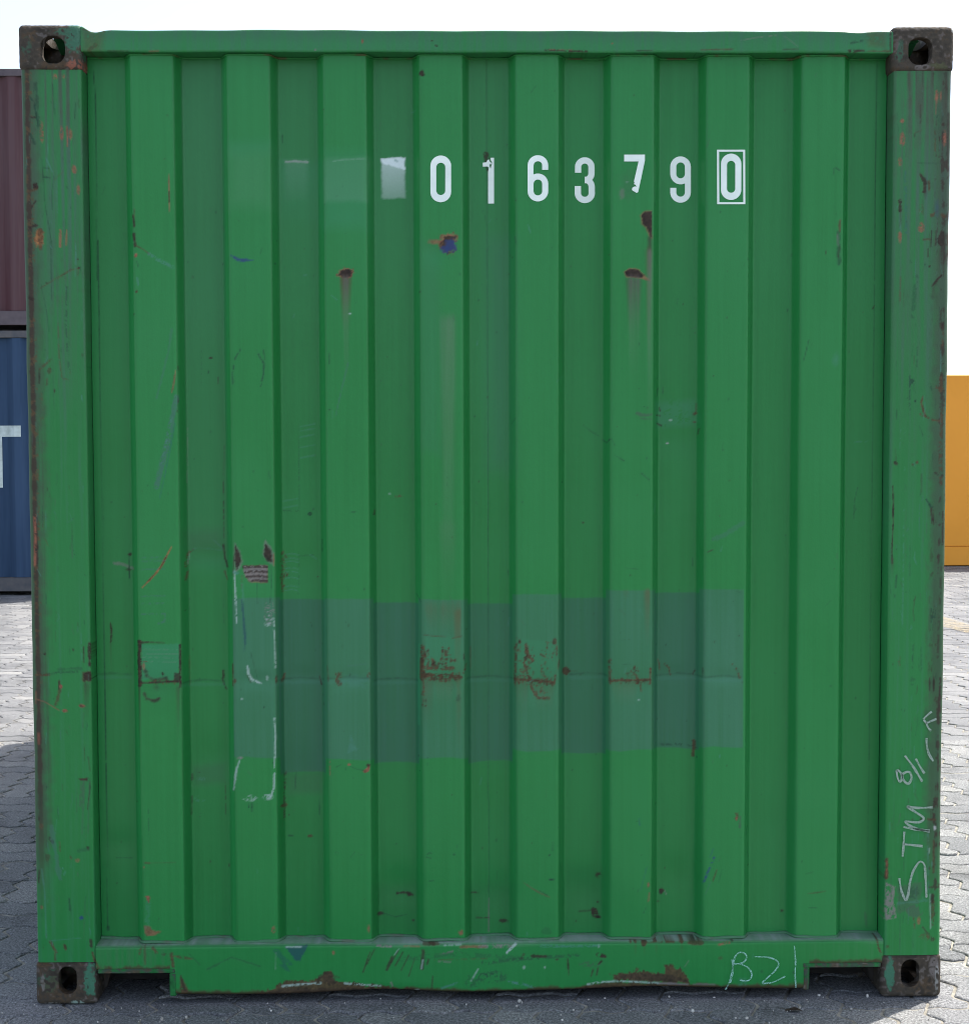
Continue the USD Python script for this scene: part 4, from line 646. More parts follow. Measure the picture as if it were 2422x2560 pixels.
S('N', 'f', [(1326, 778), (1324, 900)], 21, 'b', .9, broken=-.35); S('N', 'f', [(1326, 790), (1325, 890)], 10, 'r', .6, broken=-.1); P_('N', 'f', [(1318, 930), (1385, 955), (1372, 1060), (1392, 1170), (1308, 1182)], 's', .8, .003, .004, broken=-.1); P_('N', 'f', [(1385, 960), (1560, 930), (1550, 1060), (1400, 1150)], 'g', .55, .006, .006, broken=.0); B_('N', 'f', (1505, 1000), 45, 60, 'd', .5, broken=.15); B_('N', 'f', (1500, 1120), 50, 40, 'g', .7, broken=0); S('N', 'f', [(1400, 1070), (1590, 1050)], 24, 't', .3, broken=-.1); S('N', 'f', [(1645, 390), (1640, 500), (1650, 560)], 22, 'k', .85, broken=-.1); B_('N', 'f', (1565, 508), 22, 8, 'k', .85, broken=-.2); S('N', 'f', [(1600, 505), (1650, 510)], 13, 'b', .85); B_('N', 'f', (1498, 510), 8, 6, 'k', .9); B_('N', 'f', (1648, 568), 8, 14, 'c', 1); S('N', 'f', [(1640, 650), (1638, 860)], 12, 'b', .8, broken=0); S('N', 'f', [(1632, 1015), (1630, 1060)], 20, 'k', .9); S('N', 'f', [(1635, 1060), (1628, 1210)], 20, 'b', .75, broken=-.2); S('N', 'f', [(1615, 1010), (1618, 1240)], 7, 'w', .5, broken=0); S('N', 'f', [(1612, 700), (1610, 735)], 6, 'w', .6); S('N', 'f', [(1600, 600), (1605, 1000)], 14, 't', .35, broken=.05); S('N', 'f', [(1505, 1170), (1512, 1235)], 11, 'b', .8, broken=-.1); B_('N', 'f', (1540, 1190), 12, 26, 'r', .6, broken=0); B_('N', 'f', (1580, 1295), 45, 30, 'b', .7, broken=.1); S('N', 'f', [(1565, 1230), (1600, 1270)], 12, 'k', .7, broken=0); B_('N', 'f', (1330, 1360), 10, 10, 'b', .6); S('N', 'f', [(1455, 1010), (1430, 1200)], 8, 'd', .4, broken=.1); S('N', 'f', [(1440, 760), (1440, 930)], 6, 'd', .6, broken=.05)
# top rail
P_('A', 'f', [(552, 200), (700, 205), (680, 345), (552, 345)], 'b', .42, .02, broken=-.35); S('A', 'f', [(555, 192), (600, 205), (660, 208), (740, 200)], 12, 'k', .7, broken=-.1); S('A', 'f', [(600, 330), (640, 300)], 26, 'b', .5, broken=0); S('A', 'f', [(1000, 340), (1060, 338)], 8, 'r', .5, broken=0); S('A', 'f', [(720, 337), (850, 338)], 9, 'k', .5, broken=0)
S('C', 'f', [(440, 333), (520, 334), (600, 340), (716, 341)], 13, 'k', .9, broken=-.25); S('C', 'f', [(450, 329), (620, 333)], 6, 'r', .6, broken=-.1); S('C', 'f', [(1480, 333), (1590, 330), (1692, 329)], 9, 'b', .85, broken=-.05); S('C', 'f', [(1050, 336), (1150, 337)], 7, 'k', .6, broken=0); B_('C', 'f', (885, 288), 5, 6, 'r'); B_('B', 'f', (820, 275), 6, 12, 'r'); S('B', 'f', [(1308, 300), (1322, 308)], 6, 'k'); B_('B', 'f', (1285, 270), 7, 4, 'k'); B_('B', 'f', (505, 332), 6, 5, 's')
S('D', 'f', [(1072, 338), (1120, 340), (1172, 336)], 17, 'k', .9, broken=-.25); S('D', 'f', [(1200, 338), (1340, 340)], 12, 'b', .8, broken=-.05); P_('D', 'f', [(1190, 215), (1320, 205), (1320, 320), (1200, 310)], 'b', .40, .015, broken=-.3); S('D', 'f', [(1085, 285), (1160, 270)], 18, 'd', .7, broken=.05); S('D', 'f', [(350, 268), (450, 250), (585, 234)], 5, 's', .55, broken=-.1); S('D', 'f', [(640, 240), (730, 310)], 4, 's', .3); S('D', 'f', [(630, 330), (735, 326)], 8, 'k', .6, broken=0); S('D', 'f', [(1180, 200), (1290, 205)], 12, 'k', .7, broken=-.1); S('D', 'f', [(400, 200), (450, 205)], 8, 'k', .5, broken=0); S('D', 'f', [(1350, 190), (1352, 340)], 18, 'k', .75, broken=-.2)
# bottom rail
P_('L', 'f', [(120, 1672), (250, 1628), (330, 1590), (520, 1580), (612, 1508), (640, 1585), (700, 1605), (900, 1626), (1100, 1645), (1260, 1662), (1260, 1700), (110, 1700)], 'b', .95, .003, .008); B_('L', 'f', (600, 1570), 70, 40, 'k', .5, broken=0); P_('L', 'f', [(150, 1672), (300, 1640), (900, 1640), (1150, 1668), (1150, 1700), (150, 1700)], 'k', .55, .006, .003); S('L', 'f', [(285, 1626), (400, 1612), (540, 1604)], 15, 'w', .85, broken=-.15); S('L', 'f', [(700, 1606), (850, 1618), (940, 1624)], 13, 'w', .85, broken=-.15); B_('L', 'f', (1185, 1657), 14, 7, 'w', .8); S('L', 'f', [(1010, 1600), (1020, 1625)], 12, 's', .6, broken=0)  # long white strokes are highlights painted along the bent, rusted lip
P_('M', 'f', [(875, 1545), (960, 1532), (1060, 1528), (1230, 1540), (1235, 1492), (1290, 1485), (1365, 1535), (1412, 1612), (1250, 1592), (1000, 1592), (900, 1580)], 'b', .95, .004, .008); P_('M', 'f', [(885, 1548), (1060, 1538), (1300, 1550), (1380, 1590), (1250, 1585), (920, 1578)], 'k', .6, .008, .003); P_('M', 'f', [(540, 1660), (740, 1616), (900, 1598), (1200, 1610), (1410, 1615), (1580, 1645), (1580, 1690), (540, 1690)], 'b', .9, .004, .003); P_('M', 'f', [(600, 1660), (760, 1628), (1350, 1628), (1500, 1650), (1500, 1690), (600, 1690)], 'k', .55, .006); S('M', 'f', [(720, 1612), (800, 1598), (900, 1591), (1050, 1596), (1200, 1606)], 12, 'w', .9, broken=-.15); S('M', 'f', [(1200, 1606), (1390, 1612)], 12, 's', .8, broken=0); B_('M', 'f', (1052, 1515), 12, 14, 'b', .7); S('M', 'f', [(1370, 1490), (1395, 1455)], 10, 's', .3)
S('L', 'f', [(920, 1356), (1010, 1360)], 15, 's', .9, broken=-.1); S('L', 'f', [(1100, 1358), (1200, 1360)], 13, 'r', .5, broken=0); S('L', 'f', [(1230, 1345), (1330, 1345)], 18, 'b', .7, broken=0); S('L', 'f', [(1370, 1352), (1480, 1346)], 14, 'w', .7, broken=.1); S('L', 'f', [(1480, 1362), (1640, 1360)], 18, 'r', .65, broken=0); S('L', 'f', [(1650, 1360), (1840, 1355)], 28, 's', .7, broken=.1); S('L', 'f', [(1845, 1345), (1790, 1400)], 15, 'w', .9, broken=-.15); S('M', 'f', [(0, 1358), (150, 1362)], 26, 's', .7, broken=.1); S('M', 'f', [(238, 1345), (180, 1402)], 15, 'w', .95, broken=-.2); S('M', 'f', [(410, 1355), (560, 1358), (800, 1352)], 22, 't', .6, broken=.02); S('M', 'f', [(795, 1345), (795, 1362)], 8, 'w', .7)
S('L', 'f', [(1065, 1375), (1035, 1415)], 8, 'w', .6); P_('L', 'f', [(305, 1366), (452, 1350), (438, 1390), (400, 1456), (365, 1448)], 'z', .85, .003); S('L', 'f', [(310, 1362), (410, 1361)], 7, 'w', .8); P_('L', 'f', [(215, 1385), (245, 1370), (355, 1480), (300, 1490)], 'z', .45, .004, broken=-.3); P_('L', 'f', [(260, 1480), (300, 1480), (340, 1530), (310, 1520)], 'z', .45, .004); B_('L', 'f', (625, 1400), 10, 18, 'r', .7, broken=-.2); S('L', 'f', [(240, 1400), (238, 1510)], 6, 'w', .3)
for a, b, w in (((870, 1400), (825, 1530), 9), ((900, 1380), (850, 1480), 7), ((1020, 1430), (985, 1515), 16), ((1060, 1390), (1010, 1470), 8), ((1090, 1400), (1040, 1490), 8), ((1130, 1420), (1080, 1520), 7), ((1228, 1390), (1218, 1510), 20), ((1262, 1450), (1255, 1480), 14), ((1290, 1560), (1285, 1640), 9), ((1170, 1440), (1130, 1560), 6)): S('L', 'f', [a, b], w, 'k', .75, broken=.0)
S('L', 'f', [(1225, 1450), (1215, 1510)], 8, 'w', .6, broken=0); S('L', 'f', [(1345, 1410), (1460, 1385)], 16, 's', .6, broken=.2); S('L', 'f', [(1330, 1460), (1420, 1465)], 16, 's', .5, broken=.22); S('L', 'f', [(1595, 1510), (1548, 1590)], 8, 'w', .6, broken=0); S('L', 'f', [(1450, 1605), (1350, 1640)], 18, 't', .6, broken=.05); S('L', 'f', [(1800, 1600), (1876, 1612)], 18, 't', .6, broken=.05); S('M', 'f', [(190, 1600), (290, 1612), (360, 1635)], 20, 't', .7, broken=.02); S('L', 'f', [(1040, 1450), (1440, 1410), (1870, 1440)], 40, 'd', .35, broken=.15); B_('L', 'f', (1700, 1560), 120, 50, 'd', .6, broken=.25); B_('L', 'f', (1560, 1590), 60, 60, 'd', .5, broken=.2); B_('M', 'f', (60, 1570), 90, 40, 'd', .6, broken=.22); S('M', 'f', [(20, 1470), (330, 1440), (660, 1415)], 30, 'd', .55, broken=.05); S('L', 'f', [(1300, 1450), (1700, 1440)], 10, 'b', .5, broken=.1)
S('M', 'f', [(790, 1412), (832, 1425)], 24, 'k', .95, broken=-.25); S('M', 'f', [(350, 1425), (440, 1425)], 18, 'k', .85, broken=0); S('M', 'f', [(300, 1395), (280, 1440)], 20, 'k', .6, broken=.05); B_('M', 'f', (514, 1445), 12, 10, 'k', .85); S('M', 'f', [(586, 1440), (594, 1552)], 10, 'k', .85, taper=.4); S('M', 'f', [(756, 1514), (744, 1558)], 9, 'k', .9); S('M', 'f', [(812, 1458), (792, 1478)], 12, 'k', .9); S('M', 'f', [(790, 1500), (780, 1550)], 8, 'k', .85); B_('M', 'f', (295, 1500), 8, 12, 'w', .6, broken=0); B_('M', 'f', (434, 1500), 5, 8, 'w', .7); B_('M', 'f', (740, 1475), 90, 26, 'g', .5, broken=.2)
S('M', 'f', [(1008, 1330), (1180, 1328), (1300, 1330)], 15, 'b', .9, broken=-.05); B_('M', 'f', (1100, 1338), 18, 16, 'b', .9); B_('M', 'f', (1350, 1325), 20, 14, 'b', .9, broken=-.1); S('M', 'f', [(1395, 1335), (1485, 1335)], 20, 'b', .8, broken=0); S('M', 'f', [(1040, 1312), (1140, 1308)], 14, 'b', .8, broken=0); S('M', 'f', [(1600, 1345), (1672, 1330)], 18, 'r', .75, broken=-.05); S('M', 'f', [(1680, 1305), (1690, 1320)], 12, 'b', .7)
for x in (1040, 1100, 1180, 1350): D_('M', 'f', x - 6, x + 8, 1345, 1440, 'b', .4, .003)
S('M', 'f', [(470, 1312), (530, 1308)], 18, 'b', .85, broken=-.2); S('L', 'f', [(1270, 1335), (1300, 1345)], 16, 'b', .8); S('L', 'f', [(1600, 1320), (1615, 1328)], 12, 'r', .5)
S('M', 'f', [(0, 1682), (300, 1680), (540, 1672)], 26, 'b', .7, broken=-.1); S('K', 'f', [(1170, 1695), (1400, 1690), (1600, 1685)], 20, 'b', .8, broken=-.2); P_('K', 'f', [(1205, 1548), (1225, 1575), (1262, 1650), (1250, 1690), (1210, 1690)], 'b', .9, .004, .003, broken=-.35); S('K', 'f', [(1212, 1555), (1240, 1650)], 14, 'k', .7, broken=0); S('K', 'f', [(1150, 1405), (1160, 1490)], 24, 'b', .85, broken=-.2); S('K', 'f', [(1150, 1420), (1220, 1432), (1290, 1442)], 17, 'b', .85, broken=-.15, taper=.5); S('K', 'f', [(970, 1360), (972, 1480)], 14, 'b', .5, broken=0); S('K', 'f', [(1025, 1372), (1050, 1400)], 22, 'b', .75, broken=-.1); B_('K', 'f', (1100, 1412), 20, 12, 'k', .5, broken=.1); S('K', 'f', [(945, 1355), (935, 1410)], 16, 'b', .7, broken=-.1); S('K', 'f', [(1390, 1510), (1550, 1430), (1740, 1490)], 14, 'd', .4, broken=0); S('K', 'f', [(1265, 1405), (1340, 1480)], 4, 'd', .6); B_('K', 'f', (1460, 1332), 40, 7, 'b', .7, broken=0); S('K', 'f', [(1160, 1325), (1230, 1318)], 20, 'b', .7, broken=-.1); S('K', 'f', [(940, 1335), (1000, 1338)], 14, 'b', .6, broken=-.1)
S('K', 'f', [(608, 1318), (612, 1360)], 18, 'k', .85, broken=-.3); S('K', 'f', [(620, 1400), (632, 1450), (660, 1500)], 16, 'b', .85, broken=-.2); S('N', 'f', [(1262, 1310), (1270, 1370), (1300, 1430)], 14, 'b', .85, broken=-.2); S('N', 'f', [(0, 1640), (170, 1640)], 28, 'b', .8, broken=-.2); S('N', 'f', [(240, 1642), (500, 1645), (780, 1648)], 22, 'b', .7, broken=-.05); S('N', 'f', [(30, 1610), (170, 1612)], 12, 's', .5, broken=0); P_('N', 'f', [(330, 1570), (385, 1570), (385, 1620), (330, 1620)], 't', .3, .004, broken=-.1); B_('N', 'f', (490, 1527), 12, 14, 'd', .4); B_('N', 'f', (208, 1435), 14, 10, 'b', .4); B_('N', 'f', (1140, 1272), 36, 14, 's', .6, broken=0)
def scatter(crop, layer, x0, x1, y0, y1, n, c, seed, big=6):
    q = np.random.default_rng(seed)
    for _ in range(n):
        r = q.uniform(2.2, big); B_(crop, layer, (q.uniform(x0, x1), q.uniform(y0, y1)), r, r * q.uniform(.7, 1.8), c, q.uniform(.5, .95))
scatter('H', 'o', 1212, 1262, 840, 1065, 60, 'b', 1, 9); scatter('H', 'o', 1220, 1480, 1025, 1085, 70, 'b', 2, 8); scatter('H', 'o', 1260, 1440, 930, 1015, 55, 'b', 3, 9); scatter('H', 'o', 1350, 1410, 845, 935, 20, 'b', 4, 8); scatter('H', 'o', 1215, 1245, 1080, 1260, 20, 'b', 5)
scatter('I', 'o', 232, 270, 800, 1090, 40, 'b', 6, 7); scatter('I', 'o', 235, 500, 1060, 1110, 60, 'b', 7, 8); scatter('I', 'o', 290, 360, 840, 1060, 40, 'b', 8, 8); scatter('I', 'o', 340, 460, 1090, 1200, 24, 'b', 9, 7); scatter('I', 'o', 400, 510, 810, 1060, 30, 'b', 10)
scatter('I', 'o', 862, 885, 930, 1095, 22, 'b', 11, 7); scatter('I', 'o', 870, 1140, 1060, 1100, 44, 'b', 12, 7); scatter('I', 'o', 980, 1070, 985, 1060, 18, 'b', 13)
scatter('G', 'o', 925, 945, 1085, 1375, 20, 'b', 14); scatter('G', 'o', 930, 1205, 1340, 1372, 26, 'b', 15); scatter('H', 'o', 640, 680, 1020, 1110, 16, 'b', 16); scatter('H', 'i', 275, 320, 215, 480, 30, 'b', 17)
# a dusting of small nicks over everything
_r2 = np.random.default_rng(77)
for k in range(330):                       # rubbing marks that run up and down the posts
    cr, x0_, x1_ = (('A', 165, 530), ('E', 190, 550), ('G', 225, 590), ('K', 255, 610), ('D', 1380, 1745), ('F', 1370, 1715), ('J', 1340, 1690), ('N', 1320, 1650))[k % 8]
    x, y, l = _r2.uniform(x0_, x1_), _r2.uniform(0 if cr not in 'AD' else 490, 1850 if cr not in 'KN' else 1380), _r2.exponential(70) + 12
    S(cr, 'f', [(x, y), (x + _r2.normal(0, 4), y + l * .5), (x + _r2.normal(0, 7), y + l)], _r2.uniform(2.5, 7), 'dgktdge'[k % 7], _r2.uniform(.25, .7), broken=_r2.uniform(-.3, .15), taper=.5)
for k in range(520):
    cr = 'ABCDEFGHIJKLMNOP'[k % 16]
    x, y = _r2.uniform(20, 1860, 2)
    ly = 'oif'[k % 3] if cr in 'ADEFGJKN' else 'oi'[k % 2]
    r = _r2.uniform(2.2, 4.6)
    if _r2.random() < .72: B_(cr, ly, (x, y), r, r * _r2.uniform(.8, 2.2), 'dkd'[k % 3], _r2.uniform(.3, .75))
    else:
        l, a = _r2.uniform(14, 60), _r2.normal(math.pi / 2, .5)
        S(cr, ly, [(x, y), (x + l * math.cos(a), y + l * math.sin(a))], 3.5, 'dgt'[k % 3], _r2.uniform(.2, .5))

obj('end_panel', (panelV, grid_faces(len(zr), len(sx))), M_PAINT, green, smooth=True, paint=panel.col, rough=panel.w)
for sgn in (-1, 1): obj('corner_post', (postV[sgn], postF[sgn]), M_PAINT, green, smooth=True, paint=posts[sgn].col, rough=posts[sgn].w)
obj('top_rail', (topV, topF), M_PAINT, green, smooth=True, paint=top.col, rough=top.w)
obj('bottom_rail', (botV, botF[:, ::1]), M_PAINT, green, smooth=True, paint=bot.col, rough=bot.w)

# lips of weld along the rails
def paint_solid(mesh, size, base, seed, patches=(), rust=.5):
    v, f = trimesh.remesh.subdivide_to_size(mesh.vertices, mesh.faces, size)
    v = np.array(v)
    x, z = v[:, 0] + v[:, 1] * .7, v[:, 2] + v[:, 1] * .4
    n1, n2, n3 = vnoise(x, z, .012, seed), vnoise(x, z, .004, seed + 1), vnoise(x, z, (.008, .06), seed + 2)
    c = np.tile(np.asarray(base, float), (len(v), 1)) * (1 + .35 * n1 + .30 * n2)[:, None]
    for col, thr, al in patches:
        w = (sm(thr, thr + .4, n1 * .6 + n3 * .5 + n2 * .3) * al)[:, None]
        c = c * (1 - w) + np.asarray(col) * w
    return v, f, np.clip(c, .004, .8), np.full(len(v), .8)
def weld_bead(name, pth, r, seed):
    pth = np.array(pth); L = len(pth); n = 7
    T = np.gradient(pth, axis=0); T /= np.linalg.norm(T, axis=1)[:, None]
    U_ = np.cross(T, [0, 0, 1.0]); U_ /= np.maximum(np.linalg.norm(U_, axis=1)[:, None], 1e-6)
    W_ = np.cross(U_, T)
    rr = r * (1 + .28 * vnoise(np.arange(L) * 1.0, np.zeros(L), 2.2, seed))
    a = np.linspace(0, 2 * math.pi, n, endpoint=False)
    V = (pth[:, None] + rr[:, None, None] * (np.cos(a)[None, :, None] * U_[:, None] + np.sin(a)[None, :, None] * W_[:, None])).reshape(-1, 3)
    F = []
    for i in range(L - 1):
        for j in range(n):
            p, q = i * n + j, i * n + (j + 1) % n
            F += [(p, q, q + n), (p, q + n, p + n)]
    col = np.tile(GREEN * .9, (len(V), 1)); w = sm(.25, .7, vnoise(V[:, 0], V[:, 1], .03, seed + 1) + .4 * vnoise(V[:, 0], V[:, 1], .01, seed + 2))[:, None] * .7
    col = col * (1 - w) + COL['b'] * w
    if name == 'bottom_weld': col = col * .55 + np.array([.11, .17, .14]) * .45
    obj(name, (V, np.array(F)), M_PAINT, green, smooth=True, paint=col, rough=np.full(len(V), .5))
ii = np.arange(0, len(sx), 2)
weld_bead('top_weld', np.c_[sx[ii], sy[ii] - .0005, np.full(len(ii), 2.5195)], .0032, 21)
weld_bead('bottom_weld', np.c_[sx[ii], sy[ii] - .001, .1625 + .0012 * np.sin(sx[ii] * 40)], .0042, 31)

# corner castings: hollow blocks with their slots
def rounded_slot(w, h, r):
    return sbox(-w / 2 + r, -h / 2 + r, w / 2 - r, h / 2 - r).buffer(r, 8)
def extrude_cs(g, depth):
    c = np.array(g.exterior.coords)[:-1]
    return m3.Manifold.extrude(m3.CrossSection([c if g.exterior.is_ccw else c[::-1]]), depth)
def casting(sx_, sz_, sy_, seed, hole):
    """sx_: side (-1 left), sz_: 0 bottom 1 top, sy_: 0 front 1 back."""
    w, d, h = .164, .178, .118
    b = m3.Manifold.batch_hull([m3.Manifold.sphere(.013, 24).translate((x, y, z)) for x in (.013, w - .013) for y in (.013, d - .013) for z in (.013, h - .013)])
    cav = m3.Manifold.cube((w - .050, d - .056, h - .052)).translate((.025, .028, .026))
    b = b - cav
    g = rounded_slot(*hole)
    hx, hz = .5 * w + (.008 if sz_ else .004), h / 2 + (-.006 if sz_ else .008)
    cut = extrude_cs(g, .06).rotate((90, 0, 0)).translate((hx, .05, hz))       # end slot
    b = b - cut
    side = extrude_cs(rounded_slot(.079, .051, .024), .06).rotate((90, 0, 90)).translate((-.02, d / 2, h / 2))
    b = b - side
    vert = extrude_cs(rounded_slot(.063, .124, .03), .06).translate((w / 2, d / 2, h - .03 if sz_ else -.03))
    b = b - vert
    m = b.to_mesh(); V = np.array(m.vert_properties[:, :3]); F = np.array(m.tri_verts)
    if sx_ > 0: V[:, 0] = w - V[:, 0]; F = F[:, ::-1]
    if sy_: V[:, 1] = d - V[:, 1]; F = F[:, ::-1]
    V[:, 0] += -1.2195 if sx_ < 0 else 1.2195 - w
    V[:, 1] += 0 if not sy_ else LEN - d
    V[:, 2] += 0.0005 if not sz_ else 2.591 - h
    v, f = trimesh.remesh.subdivide_to_size(V, F, .0034 if not sy_ else .05)
    v = np.array(v)
    tm = trimesh.Trimesh(v, f, process=True); v, f = np.array(tm.vertices), np.array(tm.faces)
    a, c2 = v[:, 0] * 1.0 + v[:, 1] * .6, v[:, 2] + v[:, 1] * .5
    if not sy_:
        v += tm.vertex_normals * (.0005 * vnoise(a, c2, .020, seed) + .0004 * vnoise(a, c2, .005, seed + 1))[:, None]
    n1, n2, n3 = vnoise(a, c2, .022, seed + 2), vnoise(a, c2, .006, seed + 3), vnoise(a, c2, (.012, .05), seed + 4)
    c = np.tile(np.array([.041, .033, .023]), (len(v), 1)) * (1 + .25 * n1 + .30 * n2)[:, None]
    def mix(wt, col):
        nonlocal c
        wt = np.clip(wt, 0, 1)[:, None]; c = c * (1 - wt) + np.asarray(col) * wt
    mix(sm(.15, .55, n1 * .5 + n2 * .6) * .6, COL['b'] * .8)
    mix(sm(.45, .8, n2 + .5 * n3) * .5, COL['s'] * .7)
    return v, f, c, n1, n2, n3, mix, (lambda: c)
k_ = 0
for sz_ in (1, 0):
    for sx_ in (-1, 1):
        hole = (.063, .071, .027) if sz_ else (.049, .076, .0244)
        v, f, c, n1, n2, n3, mix, get = casting(sx_, sz_, 0, 100 + 11 * k_, hole)
        def patch(crop, xy, rx, ry, col, al, thr):
            (cx, cz) = pts(crop, 'f', [xy])[0]
            q = np.hypot((v[:, 0] - cx) / (rx * MM), (v[:, 2] - cz) / (ry * MM))
            mix(sm(1.15, .75, q + .5 * n1 + .35 * n2) * al * sm(thr, thr + .3, n2 + .5 * n3 + .3), col)
        G2 = np.array([.035, .12, .07])
        if sz_ == 1 and sx_ < 0:
            patch('A', (500, 270), 55, 120, G2, .9, -.5); patch('A', (420, 210), 60, 30, G2, .7, -.2); patch('A', (180, 300), 40, 90, G2 * .7, .5, -.1); patch('A', (505, 430), 45, 40, COL['r'], .8, -.2); patch('A', (345, 430), 80, 30, COL['b'], .6, -.3); patch('A', (215, 240), 30, 60, COL['b'], .6, 0)
        elif sz_ == 1:
            patch('D', (1410, 340), 36, 90, G2 * .8, .6, -.1); patch('D', (1665, 440), 60, 30, COL['y'], .45, -.2); patch('D', (1765, 200), 14, 30, COL['c'], .8, -.3); patch('D', (1570, 450), 60, 20, COL['s'], .5, -.1)
        elif sx_ < 0:
            patch('K', (600, 1590), 36, 110, G2 * 1.15, .95, -.6); patch('K', (330, 1590), 70, 90, G2 * .8, .6, -.1); patch('K', (510, 1740), 46, 26, COL['w'], .9, -.2); patch('K', (340, 1750), 80, 18, COL['c'], .8, -.1); patch('K', (290, 1600), 14, 90, COL['s'], .7, -.1); patch('K', (280, 1480), 60, 20, COL['b'], .8, -.4); patch('K', (420, 1650), 140, 120, COL['b'], .5, -.1)
        else:
            patch('N', (1345, 1530), 30, 120, G2 * 1.1, .95, -.6); patch('N', (1640, 1480), 30, 70, COL['s'], .5, 0); patch('N', (1530, 1680), 30, 30, COL['s'], .7, 0); patch('N', (1660, 1580), 14, 110, COL['c'], .5, .1); patch('N', (1550, 1650), 80, 80, COL['b'], .5, 0)
        tmp = trimesh.Trimesh(v, f, process=False)
        obj('corner_casting', tmp, M_RUST, green, smooth=True, paint=get(), rough=np.full(len(v), .78))
        k_ += 1
for sz_ in (1, 0):
    for sx_ in (-1, 1):
        v, f, c, *_r3, get = casting(sx_, sz_, 1, 160 + k_, (.063, .071, .027)); k_ += 1
        obj('corner_casting', (v, f), M_RUST, green, smooth=False, paint=get(), rough=np.full(len(v), .8))

# flanges round the two cut-outs, corner gussets on the roof edge
def solid(name, mesh, size, base, seed, patches):
    v, f, c, w = paint_solid(mesh, size, base, seed, patches)
    obj(name, (v, f), M_RUST, green, smooth=False, paint=c, rough=w)
FL = [((.04, .05, .04), -.25, .9), (COL['b'], .15, .8), (COL['s'], .45, .6)]
solid('lifting_pocket', cat(bx(-1.0535, -.8470, .0005, .16, .0845, .0965, .002), bx(-.8622, -.8440, .0010, .16, .0205, .0840, .003)), .008, GREEN * .8, 201, FL)
solid('lifting_pocket', cat(bx(.8440, 1.0545, .0005, .16, .0845, .0965, .002), bx(.8440, .8602, .0010, .16, .0225, .0840, .003)), .008, GREEN * .8, 211, FL)
solid('added_dark_plate', bx(-1.055, -.845, .165, .175, .006, .160), .05, (.02, .018, .016), 231, [])  # dark plates added so the space behind the cut-outs stays black
solid('added_dark_plate', bx(.845, 1.055, .165, .175, .006, .160), .05, (.02, .018, .016), 233, [])
for sgn in (-1, 1):
    for yy in (.04,): solid('pocket_side', trimesh.convex.convex_hull(np.array([(sgn * x_, y_, z_) for x_, z_ in ((1.0555, .020), (1.0555, .084), (1.030, .084), (1.048, .020)) for y_ in (.07, .175)])), .02, (.03, .026, .022), 241 + sgn, [(COL['b'], .2, .6)])

# sides, roof, floor, doors: seen only from beside the box
def corrugated(u0, u1, v0, v1, depth, pitch, place):
    n = int((u1 - u0) / pitch); p = (u1 - u0) / n
    us, ds = [u0], [0.0]
    for i in range(n):
        a = u0 + i * p
        us += [a + .13 * p, a + .37 * p, a + .63 * p, a + .87 * p]; ds += [0, depth, depth, 0]
    us += [u1]; ds += [0]
    us, ds = np.array(us), np.array(ds); m = len(us)
    V = np.vstack([place(us, ds, np.full(m, v0)), place(us, ds, np.full(m, v1))])
    th = np.vstack([place(us, ds + .004, np.full(m, v0)), place(us, ds + .004, np.full(m, v1))])
    F = grid_faces(2, m)
    return trimesh.Trimesh(np.vstack([V, th]), np.vstack([F, F[:, ::-1] + 2 * m]), process=False)
for sgn in (-1, 1):
    obj('side_panel', corrugated(.16, LEN - .16, .16, 2.52, .036, .278, lambda u, d, v, s=sgn: np.c_[s * (1.2045 - d), u, v]), M_GREEN, green)
    obj('side_rail', bx(min(sgn * 1.208, sgn * 1.13), max(sgn * 1.208, sgn * 1.13), .178, LEN - .178, .03, .16, .003), M_GREEN, green)
    obj('side_rail', bx(min(sgn * 1.2105, sgn * 1.15), max(sgn * 1.2105, sgn * 1.15), .178, LEN - .178, 2.52, 2.579, .003), M_GREEN, green)
    obj('corner_post', bx(min(sgn * 1.2115, sgn * 1.08), max(sgn * 1.2115, sgn * 1.08), LEN - .15, LEN - .006, .1185, 2.473, .006), M_GREEN, green)
obj('roof_panel', corrugated(.07, LEN - .07, -1.15, 1.15, .02, .21, lambda u, d, v: np.c_[v, u, 2.576 - d]), M_GREEN, green)
obj('floor', bx(-1.128, 1.128, .105, LEN - .03, .162, .190), M_DARK, green)
for k in range(9): obj('cross_member', bx(-1.128, 1.128, .30 + k * .44, .345 + k * .44, .045, .160), M_DARK, green)
obj('door_header', bx(-1.079, 1.079, LEN - .10, LEN - .008, 2.49, 2.574, .004), M_GREEN, green)
obj('door_sill', bx(-1.079, 1.079, LEN - .10, LEN - .008, .035, .150, .004), M_GREEN, green)
for sgn in (-1, 1):
    dr = obj('door', corrugated(min(sgn * .006, sgn * 1.076), max(sgn * .006, sgn * 1.076), .155, 2.486, .03, .36, lambda u, d, v: np.c_[u, LEN - .03 - d, v]), M_GREEN, green)
    for r in (.32, .72):
        obj('lock_rod', cat(cyl(.017, (sgn * r, LEN - .008, .06), (sgn * r, LEN - .008, 2.54)), bx(sgn * r - .03, sgn * r + .03, LEN - .02, LEN + .004, 1.0, 1.04), bx(sgn * r - .03, sgn * r + .03, LEN - .02, LEN + .004, 1.9, 1.94), bx(min(sgn * r, sgn * (r + .3)), max(sgn * r, sgn * (r + .3)), LEN + .006, LEN + .018, 1.0, 1.035)), M_ROD, dr, smooth=30)

